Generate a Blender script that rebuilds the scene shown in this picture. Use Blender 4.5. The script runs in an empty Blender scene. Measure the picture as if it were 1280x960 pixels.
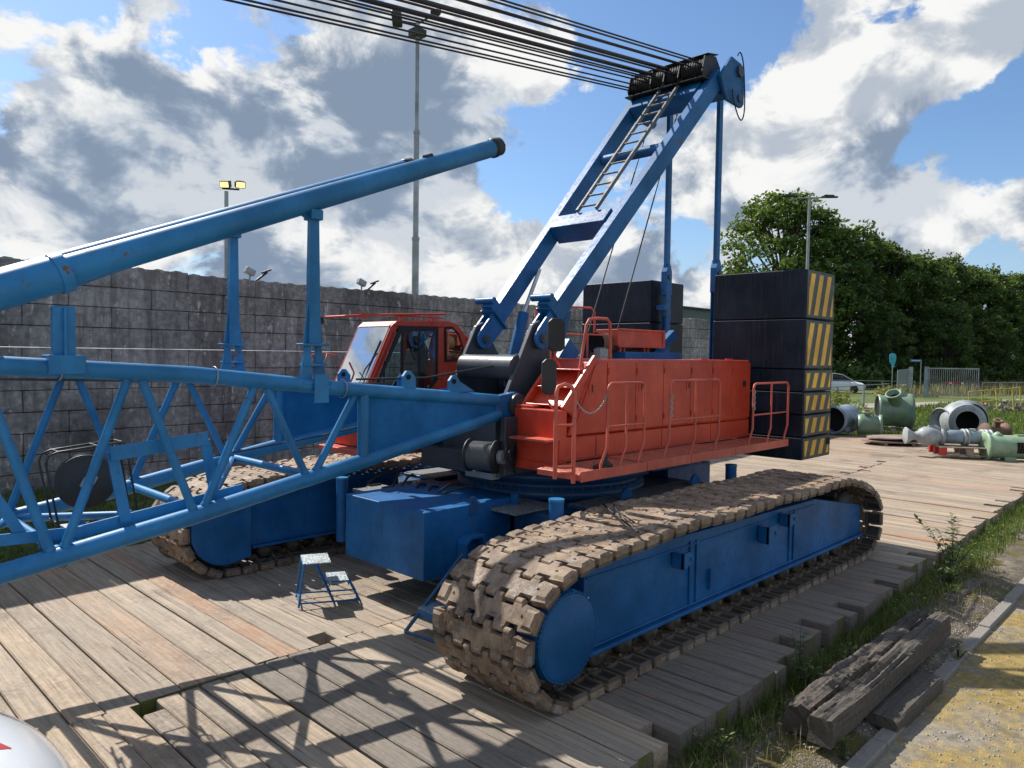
import bpy, math, random
from mathutils import Vector as V, Matrix
from math import sin, cos, pi, radians as R
random.seed(11)
S = bpy.context.scene
C = S.collection
rnd = random.random
def ru(a, b): return a + (b - a) * random.random()

# ---------------------------------------------------------------- mesh builder
class MB:
    def __init__(s): s.v = []; s.f = []; s.m = []; s.t = []; s.sm = []
    def add(s, vs, fs, mi=0, tint=.5, smooth=False):
        b = len(s.v); s.v += [tuple(v) for v in vs]
        for f in fs:
            s.f.append([b + i for i in f]); s.m.append(mi); s.t.append(tint); s.sm.append(smooth)
        return s
    def hexa(s, p, mi=0, tint=.5):     # p: 4 bottom ccw, 4 top ccw
        return s.add(p, [(3, 2, 1, 0), (4, 5, 6, 7), (0, 1, 5, 4), (1, 2, 6, 5), (2, 3, 7, 6), (3, 0, 4, 7)], mi, tint)
    def box(s, x0, x1, y0, y1, z0, z1, mi=0, tint=.5):
        return s.hexa([(x0, y0, z0), (x1, y0, z0), (x1, y1, z0), (x0, y1, z0), (x0, y0, z1), (x1, y0, z1), (x1, y1, z1), (x0, y1, z1)], mi, tint)
    def obox(s, c, size, rot=None, mi=0, tint=.5):
        M = rot or Matrix.Identity(3); c = V(c); a, b, d = [q / 2 for q in size]
        return s.hexa([c + M @ V(q) for q in ((-a, -b, -d), (a, -b, -d), (a, b, -d), (-a, b, -d), (-a, -b, d), (a, -b, d), (a, b, d), (-a, b, d))], mi, tint)
    def beam(s, p0, p1, w, h, up=(0, 0, 1), mi=0, tint=.5, w1=None, h1=None):
        p0, p1 = V(p0), V(p1); d = (p1 - p0).normalized(); x = d.cross(V(up)).normalized(); u = x.cross(d)
        w1 = w if w1 is None else w1; h1 = h if h1 is None else h1
        q = []
        for p, ww, hh in ((p0, w, h), (p1, w1, h1)):
            q += [p - x * ww / 2 - u * hh / 2, p + x * ww / 2 - u * hh / 2, p + x * ww / 2 + u * hh / 2, p - x * ww / 2 + u * hh / 2]
        return s.hexa(q, mi, tint)
    def tube(s, pts, r, n=10, mi=0, tint=.5, r1=None, caps=True):
        pts = [V(p) for p in pts]; k = len(pts); rings = []; prev = None
        for i, p in enumerate(pts):
            d = (pts[min(i + 1, k - 1)] - pts[max(i - 1, 0)]).normalized()
            if prev is None:
                a = V((0, 0, 1)) if abs(d.z) < .9 else V((1, 0, 0)); x = d.cross(a).normalized()
            else:
                x = (prev - d * prev.dot(d)).normalized()
            prev = x; y = d.cross(x); rr = r if r1 is None else r + (r1 - r) * i / (k - 1)
            rings.append([p + (x * cos(2 * pi * j / n) + y * sin(2 * pi * j / n)) * rr for j in range(n)])
        vs = [q for g in rings for q in g]; fs = []
        for i in range(k - 1):
            for j in range(n):
                a = i * n + j; b = i * n + (j + 1) % n; fs.append((a, b, b + n, a + n))
        s.add(vs, fs, mi, tint, True)
        if caps:
            s.add(rings[0], [tuple(range(n - 1, -1, -1))], mi, tint); s.add(rings[-1], [tuple(range(n))], mi, tint)
        return s
    def cyl(s, p0, p1, r, n=20, mi=0, tint=.5, r1=None): return s.tube([p0, p1], r, n, mi, tint, r1)
    def lathe(s, prof, o, d, n=28, mi=0, tint=.5, smooth=True):   # prof [(r,t)]
        o, d = V(o), V(d).normalized(); a = V((0, 0, 1)) if abs(d.z) < .9 else V((1, 0, 0)); x = d.cross(a).normalized(); y = d.cross(x)
        vs = []; fs = []
        for r, t in prof: vs += [o + d * t + (x * cos(2 * pi * j / n) + y * sin(2 * pi * j / n)) * max(r, 1e-4) for j in range(n)]
        for i in range(len(prof) - 1):
            for j in range(n):
                a = i * n + j; b = i * n + (j + 1) % n; fs.append((a, b, b + n, a + n))
        return s.add(vs, fs, mi, tint, smooth)
    def prism(s, poly, e, mi=0, tint=.5):
        e = V(e); n = len(poly); p = [V(q) for q in poly]; vs = p + [q + e for q in p]
        fs = [tuple(range(n - 1, -1, -1)), tuple(range(n, 2 * n))] + [(i, (i + 1) % n, n + (i + 1) % n, n + i) for i in range(n)]
        return s.add(vs, fs, mi, tint)
    def quad(s, a, b, c, d, mi=0, tint=.5): return s.add([a, b, c, d], [(0, 1, 2, 3)], mi, tint)
    def build(s, name, mats, parent=None, origin=None, bevel=0, seg=1, fixn=True):
        o0 = V(origin) if origin is not None else (V(parent['_o']) if parent is not None and '_o' in parent else V((0, 0, 0)))
        me = bpy.data.meshes.new(name); me.from_pydata([tuple(V(v) - o0) for v in s.v], [], s.f)
        if not isinstance(mats, (list, tuple)): mats = [mats]
        for m in mats: me.materials.append(m)
        me.polygons.foreach_set('material_index', [min(i, len(mats) - 1) for i in s.m]); me.polygons.foreach_set('use_smooth', s.sm)
        at = me.attributes.new('tint', 'FLOAT', 'FACE'); at.data.foreach_set('value', s.t)
        me.update()
        if fixn:
            import bmesh
            bm = bmesh.new(); bm.from_mesh(me); bmesh.ops.recalc_face_normals(bm, faces=bm.faces); bm.to_mesh(me); bm.free()
        o = bpy.data.objects.new(name, me); C.objects.link(o)
        if parent is not None: o.parent = parent; o['_o'] = list(o0)
        else:
            o.location = o0; o['_o'] = list(o0)
        if bevel:
            b = o.modifiers.new('Bevel', 'BEVEL'); b.width = bevel; b.segments = seg; b.limit_method = 'ANGLE'; b.angle_limit = R(40)
        return o

def tag(o, label=None, cat=None, group=None, kind=None):
    if label: o['label'] = label
    if cat: o['category'] = cat
    if group: o['group'] = group
    if kind: o['kind'] = kind
    return o
def thing(name, label, cat, loc, group=None):
    o = bpy.data.objects.new(name, None); C.objects.link(o); o.location = loc; o['_o'] = list(loc); o.empty_display_size = .2
    return tag(o, label, cat, group)
def copytree(o, parent=None):
    c = o.copy(); C.objects.link(c); c.parent = parent
    for ch in list(o.children): copytree(ch, c)
    return c

# ---------------------------------------------------------------- materials
def newmat(name):
    m = bpy.data.materials.new(name); m.use_nodes = True; nt = m.node_tree
    for n in list(nt.nodes): nt.nodes.remove(n)
    out = nt.nodes.new('ShaderNodeOutputMaterial'); b = nt.nodes.new('ShaderNodeBsdfPrincipled'); nt.links.new(b.outputs[0], out.inputs[0])
    return m, nt, b
class NT:
    def __init__(s, nt): s.nt = nt
    def n(s, t, **k):
        x = s.nt.nodes.new(t)
        for a, b in k.items(): setattr(x, a, b)
        return x
    def l(s, a, b): s.nt.links.new(a, b)
    def val(s, inp, v):
        if hasattr(v, 'node'): s.l(v, inp)
        else: inp.default_value = v
    def coord(s, scale=(1, 1, 1), kind='Object', loc=(0, 0, 0), rot=(0, 0, 0)):
        tc = s.n('ShaderNodeTexCoord'); mp = s.n('ShaderNodeMapping'); s.l(tc.outputs[kind], mp.inputs[0])
        mp.inputs['Scale'].default_value = scale; mp.inputs['Location'].default_value = loc; mp.inputs['Rotation'].default_value = rot
        return mp.outputs[0]
    def wcoord(s, scale=(1, 1, 1)):
        g = s.n('ShaderNodeNewGeometry'); mp = s.n('ShaderNodeMapping'); s.l(g.outputs['Position'], mp.inputs[0]); mp.inputs['Scale'].default_value = scale
        return mp.outputs[0]
    def noise(s, vec, scale=5, detail=4, rough=.55, dist=0, out=0):
        x = s.n('ShaderNodeTexNoise'); s.l(vec, x.inputs['Vector']); x.inputs['Scale'].default_value = scale; x.inputs['Detail'].default_value = detail
        x.inputs['Roughness'].default_value = rough; x.inputs['Distortion'].default_value = dist; return x.outputs[out]
    def voro(s, vec, scale=5, feature='F1', out='Distance'):
        x = s.n('ShaderNodeTexVoronoi', feature=feature); s.l(vec, x.inputs['Vector']); x.inputs['Scale'].default_value = scale; return x.outputs[out]
    def ramp(s, fac, stops, interp='LINEAR'):
        x = s.n('ShaderNodeValToRGB'); s.val(x.inputs[0], fac); cr = x.color_ramp; cr.interpolation = interp
        while len(cr.elements) < len(stops): cr.elements.new(.5)
        for e, (p, c) in zip(cr.elements, stops):
            e.position = p; e.color = (*c, 1) if hasattr(c, '__len__') else (c, c, c, 1)
        return x.outputs[0]
    def math(s, op, a, b=0, c=None, clamp=False):
        x = s.n('ShaderNodeMath', operation=op, use_clamp=clamp); s.val(x.inputs[0], a); s.val(x.inputs[1], b)
        if c is not None: s.val(x.inputs[2], c)
        return x.outputs[0]
    def smooth(s, v, lo, hi, a=0, b=1):
        x = s.n('ShaderNodeMapRange', interpolation_type='SMOOTHSTEP'); s.val(x.inputs[0], v)
        for i, q in zip((1, 2, 3, 4), (lo, hi, a, b)): s.val(x.inputs[i], q)
        return x.outputs[0]
    def mix(s, f, a, b, bt='MIX'):
        x = s.n('ShaderNodeMix', data_type='RGBA', blend_type=bt); s.val(x.inputs[0], f)
        for i, q in ((6, a), (7, b)):
            if hasattr(q, 'node'): s.l(q, x.inputs[i])
            else: x.inputs[i].default_value = (*q, 1)
        return x.outputs[2]
    def attr(s, name='tint'):
        x = s.n('ShaderNodeAttribute'); x.attribute_name = name; return x.outputs['Fac']
    def bump(s, h, strength=.3, dist=.02):
        x = s.n('ShaderNodeBump'); x.inputs['Strength'].default_value = strength; x.inputs['Distance'].default_value = dist; s.l(h, x.inputs['Height']); return x.outputs[0]

def paint(name, c, rough=.4, dirt=(.12, .10, .08), damt=.35, coat=.3, var=.25, rust=0., bump=.025, streak=.5, fade=None, spec=.5):
    m, nt, b = newmat(name); N = NT(nt); co = N.wcoord()
    n1 = N.noise(co, 1.3, 5, .6); n2 = N.noise(co, 14, 5, .65); st = N.noise(N.wcoord((9, 9, .7)), 2.2, 4, .6); n3 = N.noise(co, 60, 2, .5)
    c2 = tuple(q * (1 - var) for q in c); c3 = fade or tuple(min(1, q * (1 + var) + .015) for q in c)
    col = N.mix(N.smooth(n1, .3, .7), c2, c3)
    dm = N.math('MULTIPLY', N.smooth(N.math('ADD', N.math('MULTIPLY', st, streak), N.math('MULTIPLY', n2, 1 - streak)), .48, .72), damt)
    col = N.mix(dm, col, dirt)
    if rust:
        rm = N.smooth(N.math('ADD', n2, N.math('MULTIPLY', n1, .5)), .98 - rust * .2, 1.04 - rust * .2)
        col = N.mix(rm, col, (.16, .07, .03))
    N.l(col, b.inputs['Base Color'])
    N.l(N.smooth(N.math('ADD', n2, dm), .3, .9, rough * .9, min(1, rough * 1.25)), b.inputs['Roughness'])
    b.inputs['Specular IOR Level'].default_value = spec; b.inputs['Coat Weight'].default_value = coat; b.inputs['Coat Roughness'].default_value = .25
    N.l(N.bump(N.math('ADD', N.math('MULTIPLY', n3, .05), N.math('MULTIPLY', n1, 2)), bump, .02), b.inputs['Normal'])
    return m

BLUE = paint('blue_paint', (.001, .105, .30), .5, dirt=(.02, .05, .085), damt=.35, coat=.08, rust=.3)
BOOMB = paint('hazed_boom_blue', (.006, .17, .40), .45, dirt=(.05, .10, .15), damt=.4, coat=.08, rust=.3, spec=.4)  # lighter than the frame blue: flare haze over the boom put into the colour
DBLUE = paint('dark_blue_paint', (.001, .06, .17), .5, dirt=(.03, .035, .04), damt=.5, rust=.4)
RED = paint('red_paint', (.56, .04, .014), .45, dirt=(.33, .06, .03), damt=.4, coat=.2, var=.2, rust=.15, streak=.75, fade=(.66, .075, .03))
REDP = paint('faded_red_paint', (.55, .09, .05), .5, dirt=(.4, .3, .25), damt=.4, coat=.1, rust=.3)
NAVY = paint('dark_navy_paint', (.003, .010, .024), .48, dirt=(.04, .052, .07), damt=.6, coat=.1, streak=.9)
CHAR = paint('charcoal_paint', (.035, .045, .06), .45, dirt=(.08, .08, .08), damt=.4, coat=.1)
BLACK = paint('black_steel', (.012, .013, .015), .5, dirt=(.05, .05, .05), damt=.4, coat=0)
HAZG = paint('dark_panel_paint', (.045, .055, .05), .5, dirt=(.02, .02, .02), damt=.3, coat=0)
HAZY = paint('yellow_stripe_paint', (.85, .46, .04), .55, dirt=(.5, .3, .1), damt=.15, coat=0)
GALV = paint('galvanised_steel', (.30, .32, .33), .42, dirt=(.2, .2, .19), damt=.4, coat=0); 
NAVY.node_tree.nodes['Principled BSDF'].inputs['Specular IOR Level'].default_value = .22; BLUE.node_tree.nodes['Principled BSDF'].inputs['Specular IOR Level'].default_value = .32
LGREY = paint('grey_cast_steel', (.33, .36, .37), .5, dirt=(.2, .17, .14), damt=.5, coat=0, rust=.2)
BGREY = paint('bluish_grey_steel', (.22, .28, .33), .4, dirt=(.15, .14, .13), damt=.4, coat=.1, rust=.1)
GREEN = paint('sage_green_paint', (.16, .25, .17), .42, dirt=(.10, .12, .08), damt=.35, coat=.1, rust=.1, fade=(.22, .32, .22))
LGREEN = paint('pale_green_paint', (.26, .38, .24), .42, dirt=(.2, .25, .15), damt=.35, coat=.1)
RUST = paint('rusty_iron', (.16, .09, .055), .8, dirt=(.22, .18, .15), damt=.5, coat=0, bump=.2)
YEL = paint('yellow_paint', (.55, .42, .08), .5, dirt=(.25, .15, .05), damt=.5, coat=0, rust=.5)
WHITE = paint('white_car_paint', (.78, .8, .82), .12, dirt=(.7, .72, .75), damt=.1, coat=1, var=.02, bump=0)
REDC = paint('pallet_red_paint', (.5, .03, .03), .6, coat=0)
TEAL = paint('teal_sign_paint', (.02, .35, .45), .4, coat=.2)
ROPE = paint('wire_rope', (.02, .02, .022), .45, dirt=(.07, .07, .07), damt=.5, coat=0)
CHROME = paint('chrome_rod', (.5, .52, .55), .18, dirt=(.3, .3, .3), damt=.2, coat=0); CHROME.node_tree.nodes['Principled BSDF'].inputs['Metallic'].default_value = 1
GALV.node_tree.nodes['Principled BSDF'].inputs['Metallic'].default_value = .5

def m_shoe():
    m, nt, b = newmat('dusty_track_steel'); N = NT(nt); co = N.wcoord()
    n1 = N.noise(co, 4, 6, .65); n2 = N.noise(co, 25, 5, .7); n3 = N.noise(co, 90, 3, .6)
    col = N.ramp(N.math('ADD', N.math('MULTIPLY', n1, .6), N.math('MULTIPLY', n2, .4)), [(.3, (.05, .036, .028)), (.43, (.16, .108, .072)), (.56, (.33, .235, .155)), (.74, (.50, .40, .295))])
    met = N.smooth(N.noise(co, 9, 4, .6), .56, .66)
    col = N.mix(N.math('MULTIPLY', met, .6), col, (.30, .28, .27))
    N.l(col, b.inputs['Base Color']); N.l(N.smooth(n2, .3, .7, .5, .9), b.inputs['Roughness'])
    N.l(N.bump(N.math('ADD', n2, N.math('MULTIPLY', n3, .5)), .5, .008), b.inputs['Normal']); return m
SHOE = m_shoe()

def m_wood(name, grey=.0, warm=False, along='Y', dark=1.0, moss=False):
    m, nt, b = newmat(name); N = NT(nt); t = N.attr()
    sc = (26, 1.1, 26) if along == 'Y' else (1.1, 26, 26)
    g = N.n('ShaderNodeNewGeometry'); off = N.n('ShaderNodeCombineXYZ'); N.l(N.math('MULTIPLY', t, 37.), off.inputs[2]); N.l(N.math('MULTIPLY', t, 51.), off.inputs[1 if along == 'Y' else 0])
    va = N.n('ShaderNodeVectorMath', operation='ADD'); N.l(g.outputs['Position'], va.inputs[0]); N.l(off.outputs[0], va.inputs[1])
    def mp(s):
        q = N.n('ShaderNodeMapping'); N.l(va.outputs[0], q.inputs[0]); q.inputs['Scale'].default_value = s; return q.outputs[0]
    gr = N.noise(mp(sc), 1, 6, .65, .4); gr2 = N.noise(mp(tuple(q * 2.6 for q in sc)), 1, 4, .6); big = N.noise(mp((1, 1, 1)), 1.1, 5, .6); fine = N.noise(mp((1, 1, 1)), 22, 5, .7)
    tt = N.math('FRACT', N.math('MULTIPLY', t, 7.31))
    base = N.ramp(tt, [(0, (.48, .35, .235)), (.2, (.34, .26, .19)), (.4, (.54, .395, .26)), (.58, (.42, .34, .265)), (.75, (.58, .44, .29)), (.88, (.47, .31, .20)), (1, (.50, .27, .15))])
    if warm: base = N.ramp(tt, [(0, (.50, .37, .24)), (.2, (.38, .27, .19)), (.4, (.56, .45, .31)), (.58, (.42, .30, .24)), (.75, (.60, .47, .31)), (.88, (.50, .28, .16)), (1, (.58, .27, .13))])
    base = N.mix(N.math('MULTIPLY', N.smooth(big, .35, .65), .55), base, (.42, .345, .27))
    if grey: base = N.mix(grey, base, (.10, .094, .088))
    dk = N.math('MULTIPLY', N.smooth(gr, .32, .72), 1.0)
    col = N.mix(N.math('MULTIPLY', N.math('SUBTRACT', 1, dk), .55), base, (.10, .08, .062))
    col = N.mix(N.math('MULTIPLY', N.smooth(gr2, .35, .65), .25), col, (.42, .36, .29))
    crk = N.smooth(N.noise(mp(tuple(q * (1.7 if q > 5 else .55) for q in sc)), 1, 3, .5, .2), .31, .36, 1, 0); col = N.mix(N.math('MULTIPLY', crk, .75), col, (.045, .035, .028))
    stain = N.smooth(N.math('ADD', N.noise(g.outputs['Position'], .55, 5, .6), N.math('MULTIPLY', fine, .18)), .60, .76)
    col = N.mix(N.math('MULTIPLY', stain, .5), col, (.10, .085, .07))
    org = N.smooth(N.noise(g.outputs['Position'], .8, 4, .7, 1.), .60, .74); col = N.mix(N.math('MULTIPLY', org, .35), col, (.42, .20, .09))
    hol = N.smooth(N.voro(mp((3.1, 1.7, .1) if along == 'Y' else (1.7, 3.1, .1)), 1.), .022, .03, 1, 0); col = N.mix(hol, col, (.02, .018, .015)); blt = N.smooth(N.noise(g.outputs['Position'], 2.3, 7, .75, 1.2), .61, .69); col = N.mix(N.math('MULTIPLY', blt, .4), col, (.11, .085, .065))
    if dark != 1: col = N.mix(1 - dark, col, (.03, .025, .02))
    if moss: col = N.mix(N.smooth(big, .35, .6), col, (.12, .13, .03))
    N.l(col, b.inputs['Base Color']); N.l(N.smooth(fine, .3, .7, .62, .92), b.inputs['Roughness'])
    N.l(N.bump(N.math('ADD', N.math('ADD', gr, N.math('MULTIPLY', gr2, .5)), N.math('MULTIPLY', fine, .4)), .9, .02 if along == 'X' else .014), b.inputs['Normal']); return m
WOOD = m_wood('weathered_hardwood'); WOODW = m_wood('warm_hardwood', warm=True); WOODG = m_wood('shaded_weathered_hardwood', grey=.68); ENDW = m_wood('mossy_end_grain', grey=.3, dark=.8, moss=True)  # grey copy: weathered tone plus crane shade mixed into the colour
OLDW = m_wood('rotten_dark_timber', grey=.7, along='X', dark=.36); PALW = m_wood('pallet_wood', along='X')
def m_simple(name, c, rough=.6, **k):
    m, nt, b = newmat(name); N = NT(nt); co = N.wcoord(); n = N.noise(co, k.get('scale', 20), 4, .6)
    N.l(N.mix(n, tuple(q * .75 for q in c), tuple(min(1, q * 1.25) for q in c)), b.inputs['Base Color']); b.inputs['Roughness'].default_value = rough
    b.inputs['Metallic'].default_value = k.get('metal', 0); return m
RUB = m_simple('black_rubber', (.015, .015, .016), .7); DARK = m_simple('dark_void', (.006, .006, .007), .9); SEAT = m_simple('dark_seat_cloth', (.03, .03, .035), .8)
PLAST = m_simple('white_signboard', (.6, .6, .6), .5); BLUES = m_simple('blue_sign', (.03, .1, .35), .5)
def m_glass(name, tint=(.7, .8, .82), alpha=.6):
    m, nt, b = newmat(name); N = NT(nt); b.inputs['Base Color'].default_value = (*tint, 1); b.inputs['Roughness'].default_value = .03
    out = nt.nodes['Material Output']; tr = N.n('ShaderNodeBsdfTransparent'); tr.inputs[0].default_value = (*tint, 1); mx = N.n('ShaderNodeMixShader'); fr = N.n('ShaderNodeLayerWeight'); fr.inputs[0].default_value = .35
    gl = N.n('ShaderNodeBsdfGlossy'); gl.inputs['Roughness'].default_value = .02; gl.inputs['Color'].default_value = (.9, .95, 1, 1)
    N.l(N.math('ADD', N.math('MULTIPLY', fr.outputs['Fresnel'], .25), alpha, clamp=True), mx.inputs[0]); N.l(tr.outputs[0], mx.inputs[1]); N.l(gl.outputs[0], mx.inputs[2]); N.l(mx.outputs[0], out.inputs[0]); nt.nodes.remove(b); return m
GLASS = m_glass('cab_window_glass', (.80, .88, .88), .03); WSH = m_glass('windscreen_glass', (.6, .7, .72), .42)
CARG = m_simple('tinted_car_glass', (.02, .025, .03), .08)
def m_emit(name, c, s):
    m, nt, b = newmat(name); b.inputs['Base Color'].default_value = (*c, 1); b.inputs['Emission Color'].default_value = (*c, 1); b.inputs['Emission Strength'].default_value = s; return m
LAMP = m_emit('warm_floodlight', (1, .62, .2), 1.6)
def m_grate(name, c, sc=28, holes=True):
    m, nt, b = newmat(name); N = NT(nt); co = N.wcoord(); v = N.voro(co, sc); h = N.smooth(v, .3, .36); n = N.noise(co, 8, 4, .6)
    col = N.mix(h, (.01, .012, .015), c); col = N.mix(N.math('MULTIPLY', N.smooth(n, .45, .65), .5), col, (.2, .18, .15))
    N.l(col, b.inputs['Base Color']); b.inputs['Roughness'].default_value = .5; N.l(N.bump(h, .6, .01), b.inputs['Normal']); return m
GRATB = m_grate('perforated_blue_grating', (.16, .3, .42), 30); GRATD = m_grate('dark_grating', (.22, .25, .27), 34); GRATR = m_grate('red_anti_slip_grating', (.55, .14, .08), 26)

def m_wall():
    m, nt, b = newmat('stained_concrete_block'); N = NT(nt); t = N.attr(); co = N.wcoord()
    n1 = N.noise(co, .55, 7, .7); n2 = N.noise(co, 9, 6, .7); st = N.noise(N.wcoord((5.5, 5.5, .55)), 1.0, 5, .65, .3); n3 = N.noise(co, 45, 3, .6)
    col = N.ramp(N.math('ADD', N.math('MULTIPLY', n1, .55), N.math('MULTIPLY', n2, .45)), [(.36, (.09, .094, .090)), (.47, (.215, .22, .208)), (.60, (.43, .43, .41))])
    col = N.mix(N.math('MULTIPLY', N.smooth(st, .46, .6), .5), col, (.075, .077, .074))
    col = N.mix(.13, col, N.ramp(t, [(0, (.07, .07, .07)), (1, (.25, .24, .23))]))
    wh = N.smooth(N.math('ADD', N.noise(N.wcoord((5.5, 5.5, 1.1)), 1.5, 6, .72, .3), N.math('MULTIPLY', n2, .3)), .75, .81)
    col = N.mix(N.math('MULTIPLY', wh, .75), col, (.62, .60, .57))
    N.l(col, b.inputs['Base Color']); b.inputs['Roughness'].default_value = .9
    N.l(N.bump(N.math('ADD', n2, N.math('MULTIPLY', n3, .6)), .6, .02), b.inputs['Normal']); return m
WALLM = m_wall(); MOSSM = m_simple('mossy_stone', (.07, .075, .05), .95, scale=12)

def leafmat(name, c1, c2, c3):
    m, nt, b = newmat(name); N = NT(nt); t = N.attr(); co = N.wcoord(); n = N.noise(co, .6, 3, .6)
    col = N.ramp(N.math('ADD', N.math('MULTIPLY', t, .6), N.math('MULTIPLY', n, .4)), [(.2, c1), (.5, c2), (.8, c3)])
    nt.nodes.remove(b); d = N.n('ShaderNodeBsdfPrincipled'); d.inputs['Roughness'].default_value = .55; N.l(col, d.inputs['Base Color'])
    tr = N.n('ShaderNodeBsdfTranslucent'); N.l(N.mix(.5, col, (.25, .35, .03)), tr.inputs[0]); mx = N.n('ShaderNodeMixShader'); mx.inputs[0].default_value = .35
    N.l(d.outputs[0], mx.inputs[1]); N.l(tr.outputs[0], mx.inputs[2]); N.l(mx.outputs[0], nt.nodes['Material Output'].inputs[0]); return m
LEAF = leafmat('tree_leaves', (.025, .06, .012), (.06, .12, .02), (.15, .22, .04)); LEAF2 = leafmat('dark_tree_leaves', (.022, .052, .014), (.045, .095, .022), (.11, .17, .035))
GRASSM = leafmat('grass_blades', (.04, .075, .018), (.09, .14, .03), (.2, .22, .06)); DRYM = leafmat('dry_grass', (.16, .12, .06), (.28, .21, .10), (.4, .32, .18)); WEEDM = leafmat('weed_leaves', (.035, .07, .02), (.09, .15, .03), (.25, .28, .06))
BARK = m_simple('tree_bark', (.06, .05, .04), .9, scale=6)
FLOWM = leafmat('bright_shrub_leaves', (.1, .16, .03), (.2, .28, .05), (.45, .16, .05))
# ---------------------------------------------------------------- world, sun, camera
SUN_EL = R(46); SUN_AZ = R(91.)     # azimuth measured from +X towards +Y
sdir = V((cos(SUN_EL) * cos(SUN_AZ), cos(SUN_EL) * sin(SUN_AZ), sin(SUN_EL)))
w = bpy.data.worlds.new('World'); S.world = w; w.use_nodes = True; nt = w.node_tree; N = NT(nt)
for n in list(nt.nodes): nt.nodes.remove(n)
out = N.n('ShaderNodeOutputWorld'); bg = N.n('ShaderNodeBackground'); N.l(bg.outputs[0], out.inputs[0])
sky = N.n('ShaderNodeTexSky', sky_type='NISHITA'); sky.sun_disc = False; sky.sun_elevation = SUN_EL; sky.sun_rotation = pi / 2 - SUN_AZ
sky.air_density = 1.; sky.dust_density = .6; sky.ozone_density = 2.2
SK = .085; bg.inputs[1].default_value = SK
FPX = 935.
RIGHT = V((.699, -.715, .014)); UPV = V((.018, .037, .999)); FWD = V((.715, .698, -.039))
def pdir(px, py): return (RIGHT * (px - 640) + UPV * (480 - py) + FWD * FPX).normalized()
tc = N.n('ShaderNodeTexCoord'); D = tc.outputs['Generated']
sep = N.n('ShaderNodeSeparateXYZ'); N.l(D, sep.inputs[0])
# clouds lie on a gently curved layer: stretch directions towards the horizon
zz = N.math('ADD', N.math('MAXIMUM', sep.outputs[2], 0), .42)
mpc = N.n('ShaderNodeMapping'); mpc.inputs['Scale'].default_value = (1.9, 1.9, 2.7); N.l(D, mpc.inputs[0])
cx = N.n('ShaderNodeCombineXYZ'); N.l(N.math('DIVIDE', sep.outputs[0], zz), cx.inputs[0]); N.l(N.math('DIVIDE', sep.outputs[1], zz), cx.inputs[1]); N.l(N.math('MULTIPLY', sep.outputs[2], 1.9), cx.inputs[2])
P0 = mpc.outputs[0]
def shifted(v, o):
    a = N.n('ShaderNodeVectorMath', operation='ADD'); N.l(v, a.inputs[0]); a.inputs[1].default_value = o; return a.outputs[0]
SEED = (3.7, 1.3, .4)
nd = N.n('ShaderNodeVectorMath', operation='NORMALIZE'); N.l(D, nd.inputs[0]); ND = nd.outputs[0]
def cloudn(o=(0, 0, 0), sc=3.2, det=10, ro=.6, di=.3): det = min(det, 8); return N.noise(shifted(P0, tuple(a + b for a, b in zip(SEED, o))), sc, det, ro, di)
def blob(acc, px, py, r, wgt):
    d = N.n('ShaderNodeVectorMath', operation='DISTANCE'); N.l(ND, d.inputs[0]); d.inputs[1].default_value = pdir(px, py)
    return N.math('ADD', acc, N.smooth(d.outputs['Value'], 0, r * 1.55 / FPX, wgt, 0))
# where the cloud deck is open / closed
cov = N.math('ADD', N.math('MULTIPLY', N.math('SUBTRACT', cloudn(), .5), 2.1), .5)
for h in [(690, 180, 85, -.30), (745, 200, 55, -.22), (765, 120, 60, -.26), (770, 30, 45, -.2), (880, 30, 95, -.34), (965, 15, 60, -.26), (935, 110, 42, -.18), (1150, 150, 42, -.2), (1185, 190, 60, -.26), (1235, 200, 50, -.24), (1255, 150, 55, -.24), (1275, 110, 40, -.16), (1130, 128, 35, -.14), (805, 235, 36, -.15), (862, 318, 40, -.16), (1205, 318, 50, -.16), (622, 205, 28, -.22), (60, 8, 55, -.24), (105, 15, 35, -.14),
          (300, 180, 260, .22), (100, 250, 200, .12), (470, 160, 150, .16), (560, 60, 90, .14), (1060, 60, 110, .2), (1060, 240, 150, .26), (950, 200, 110, .2), (690, 290, 90, .2), (1200, 50, 90, .18), (480, 300, 140, .14), (785, 148, 20, .3), (690, 70, 50, .2), (1270, 260, 40, .15), (1170, 290, 50, .14)]: cov = blob(cov, *h)
cover = N.smooth(cov, .41, .56)
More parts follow.
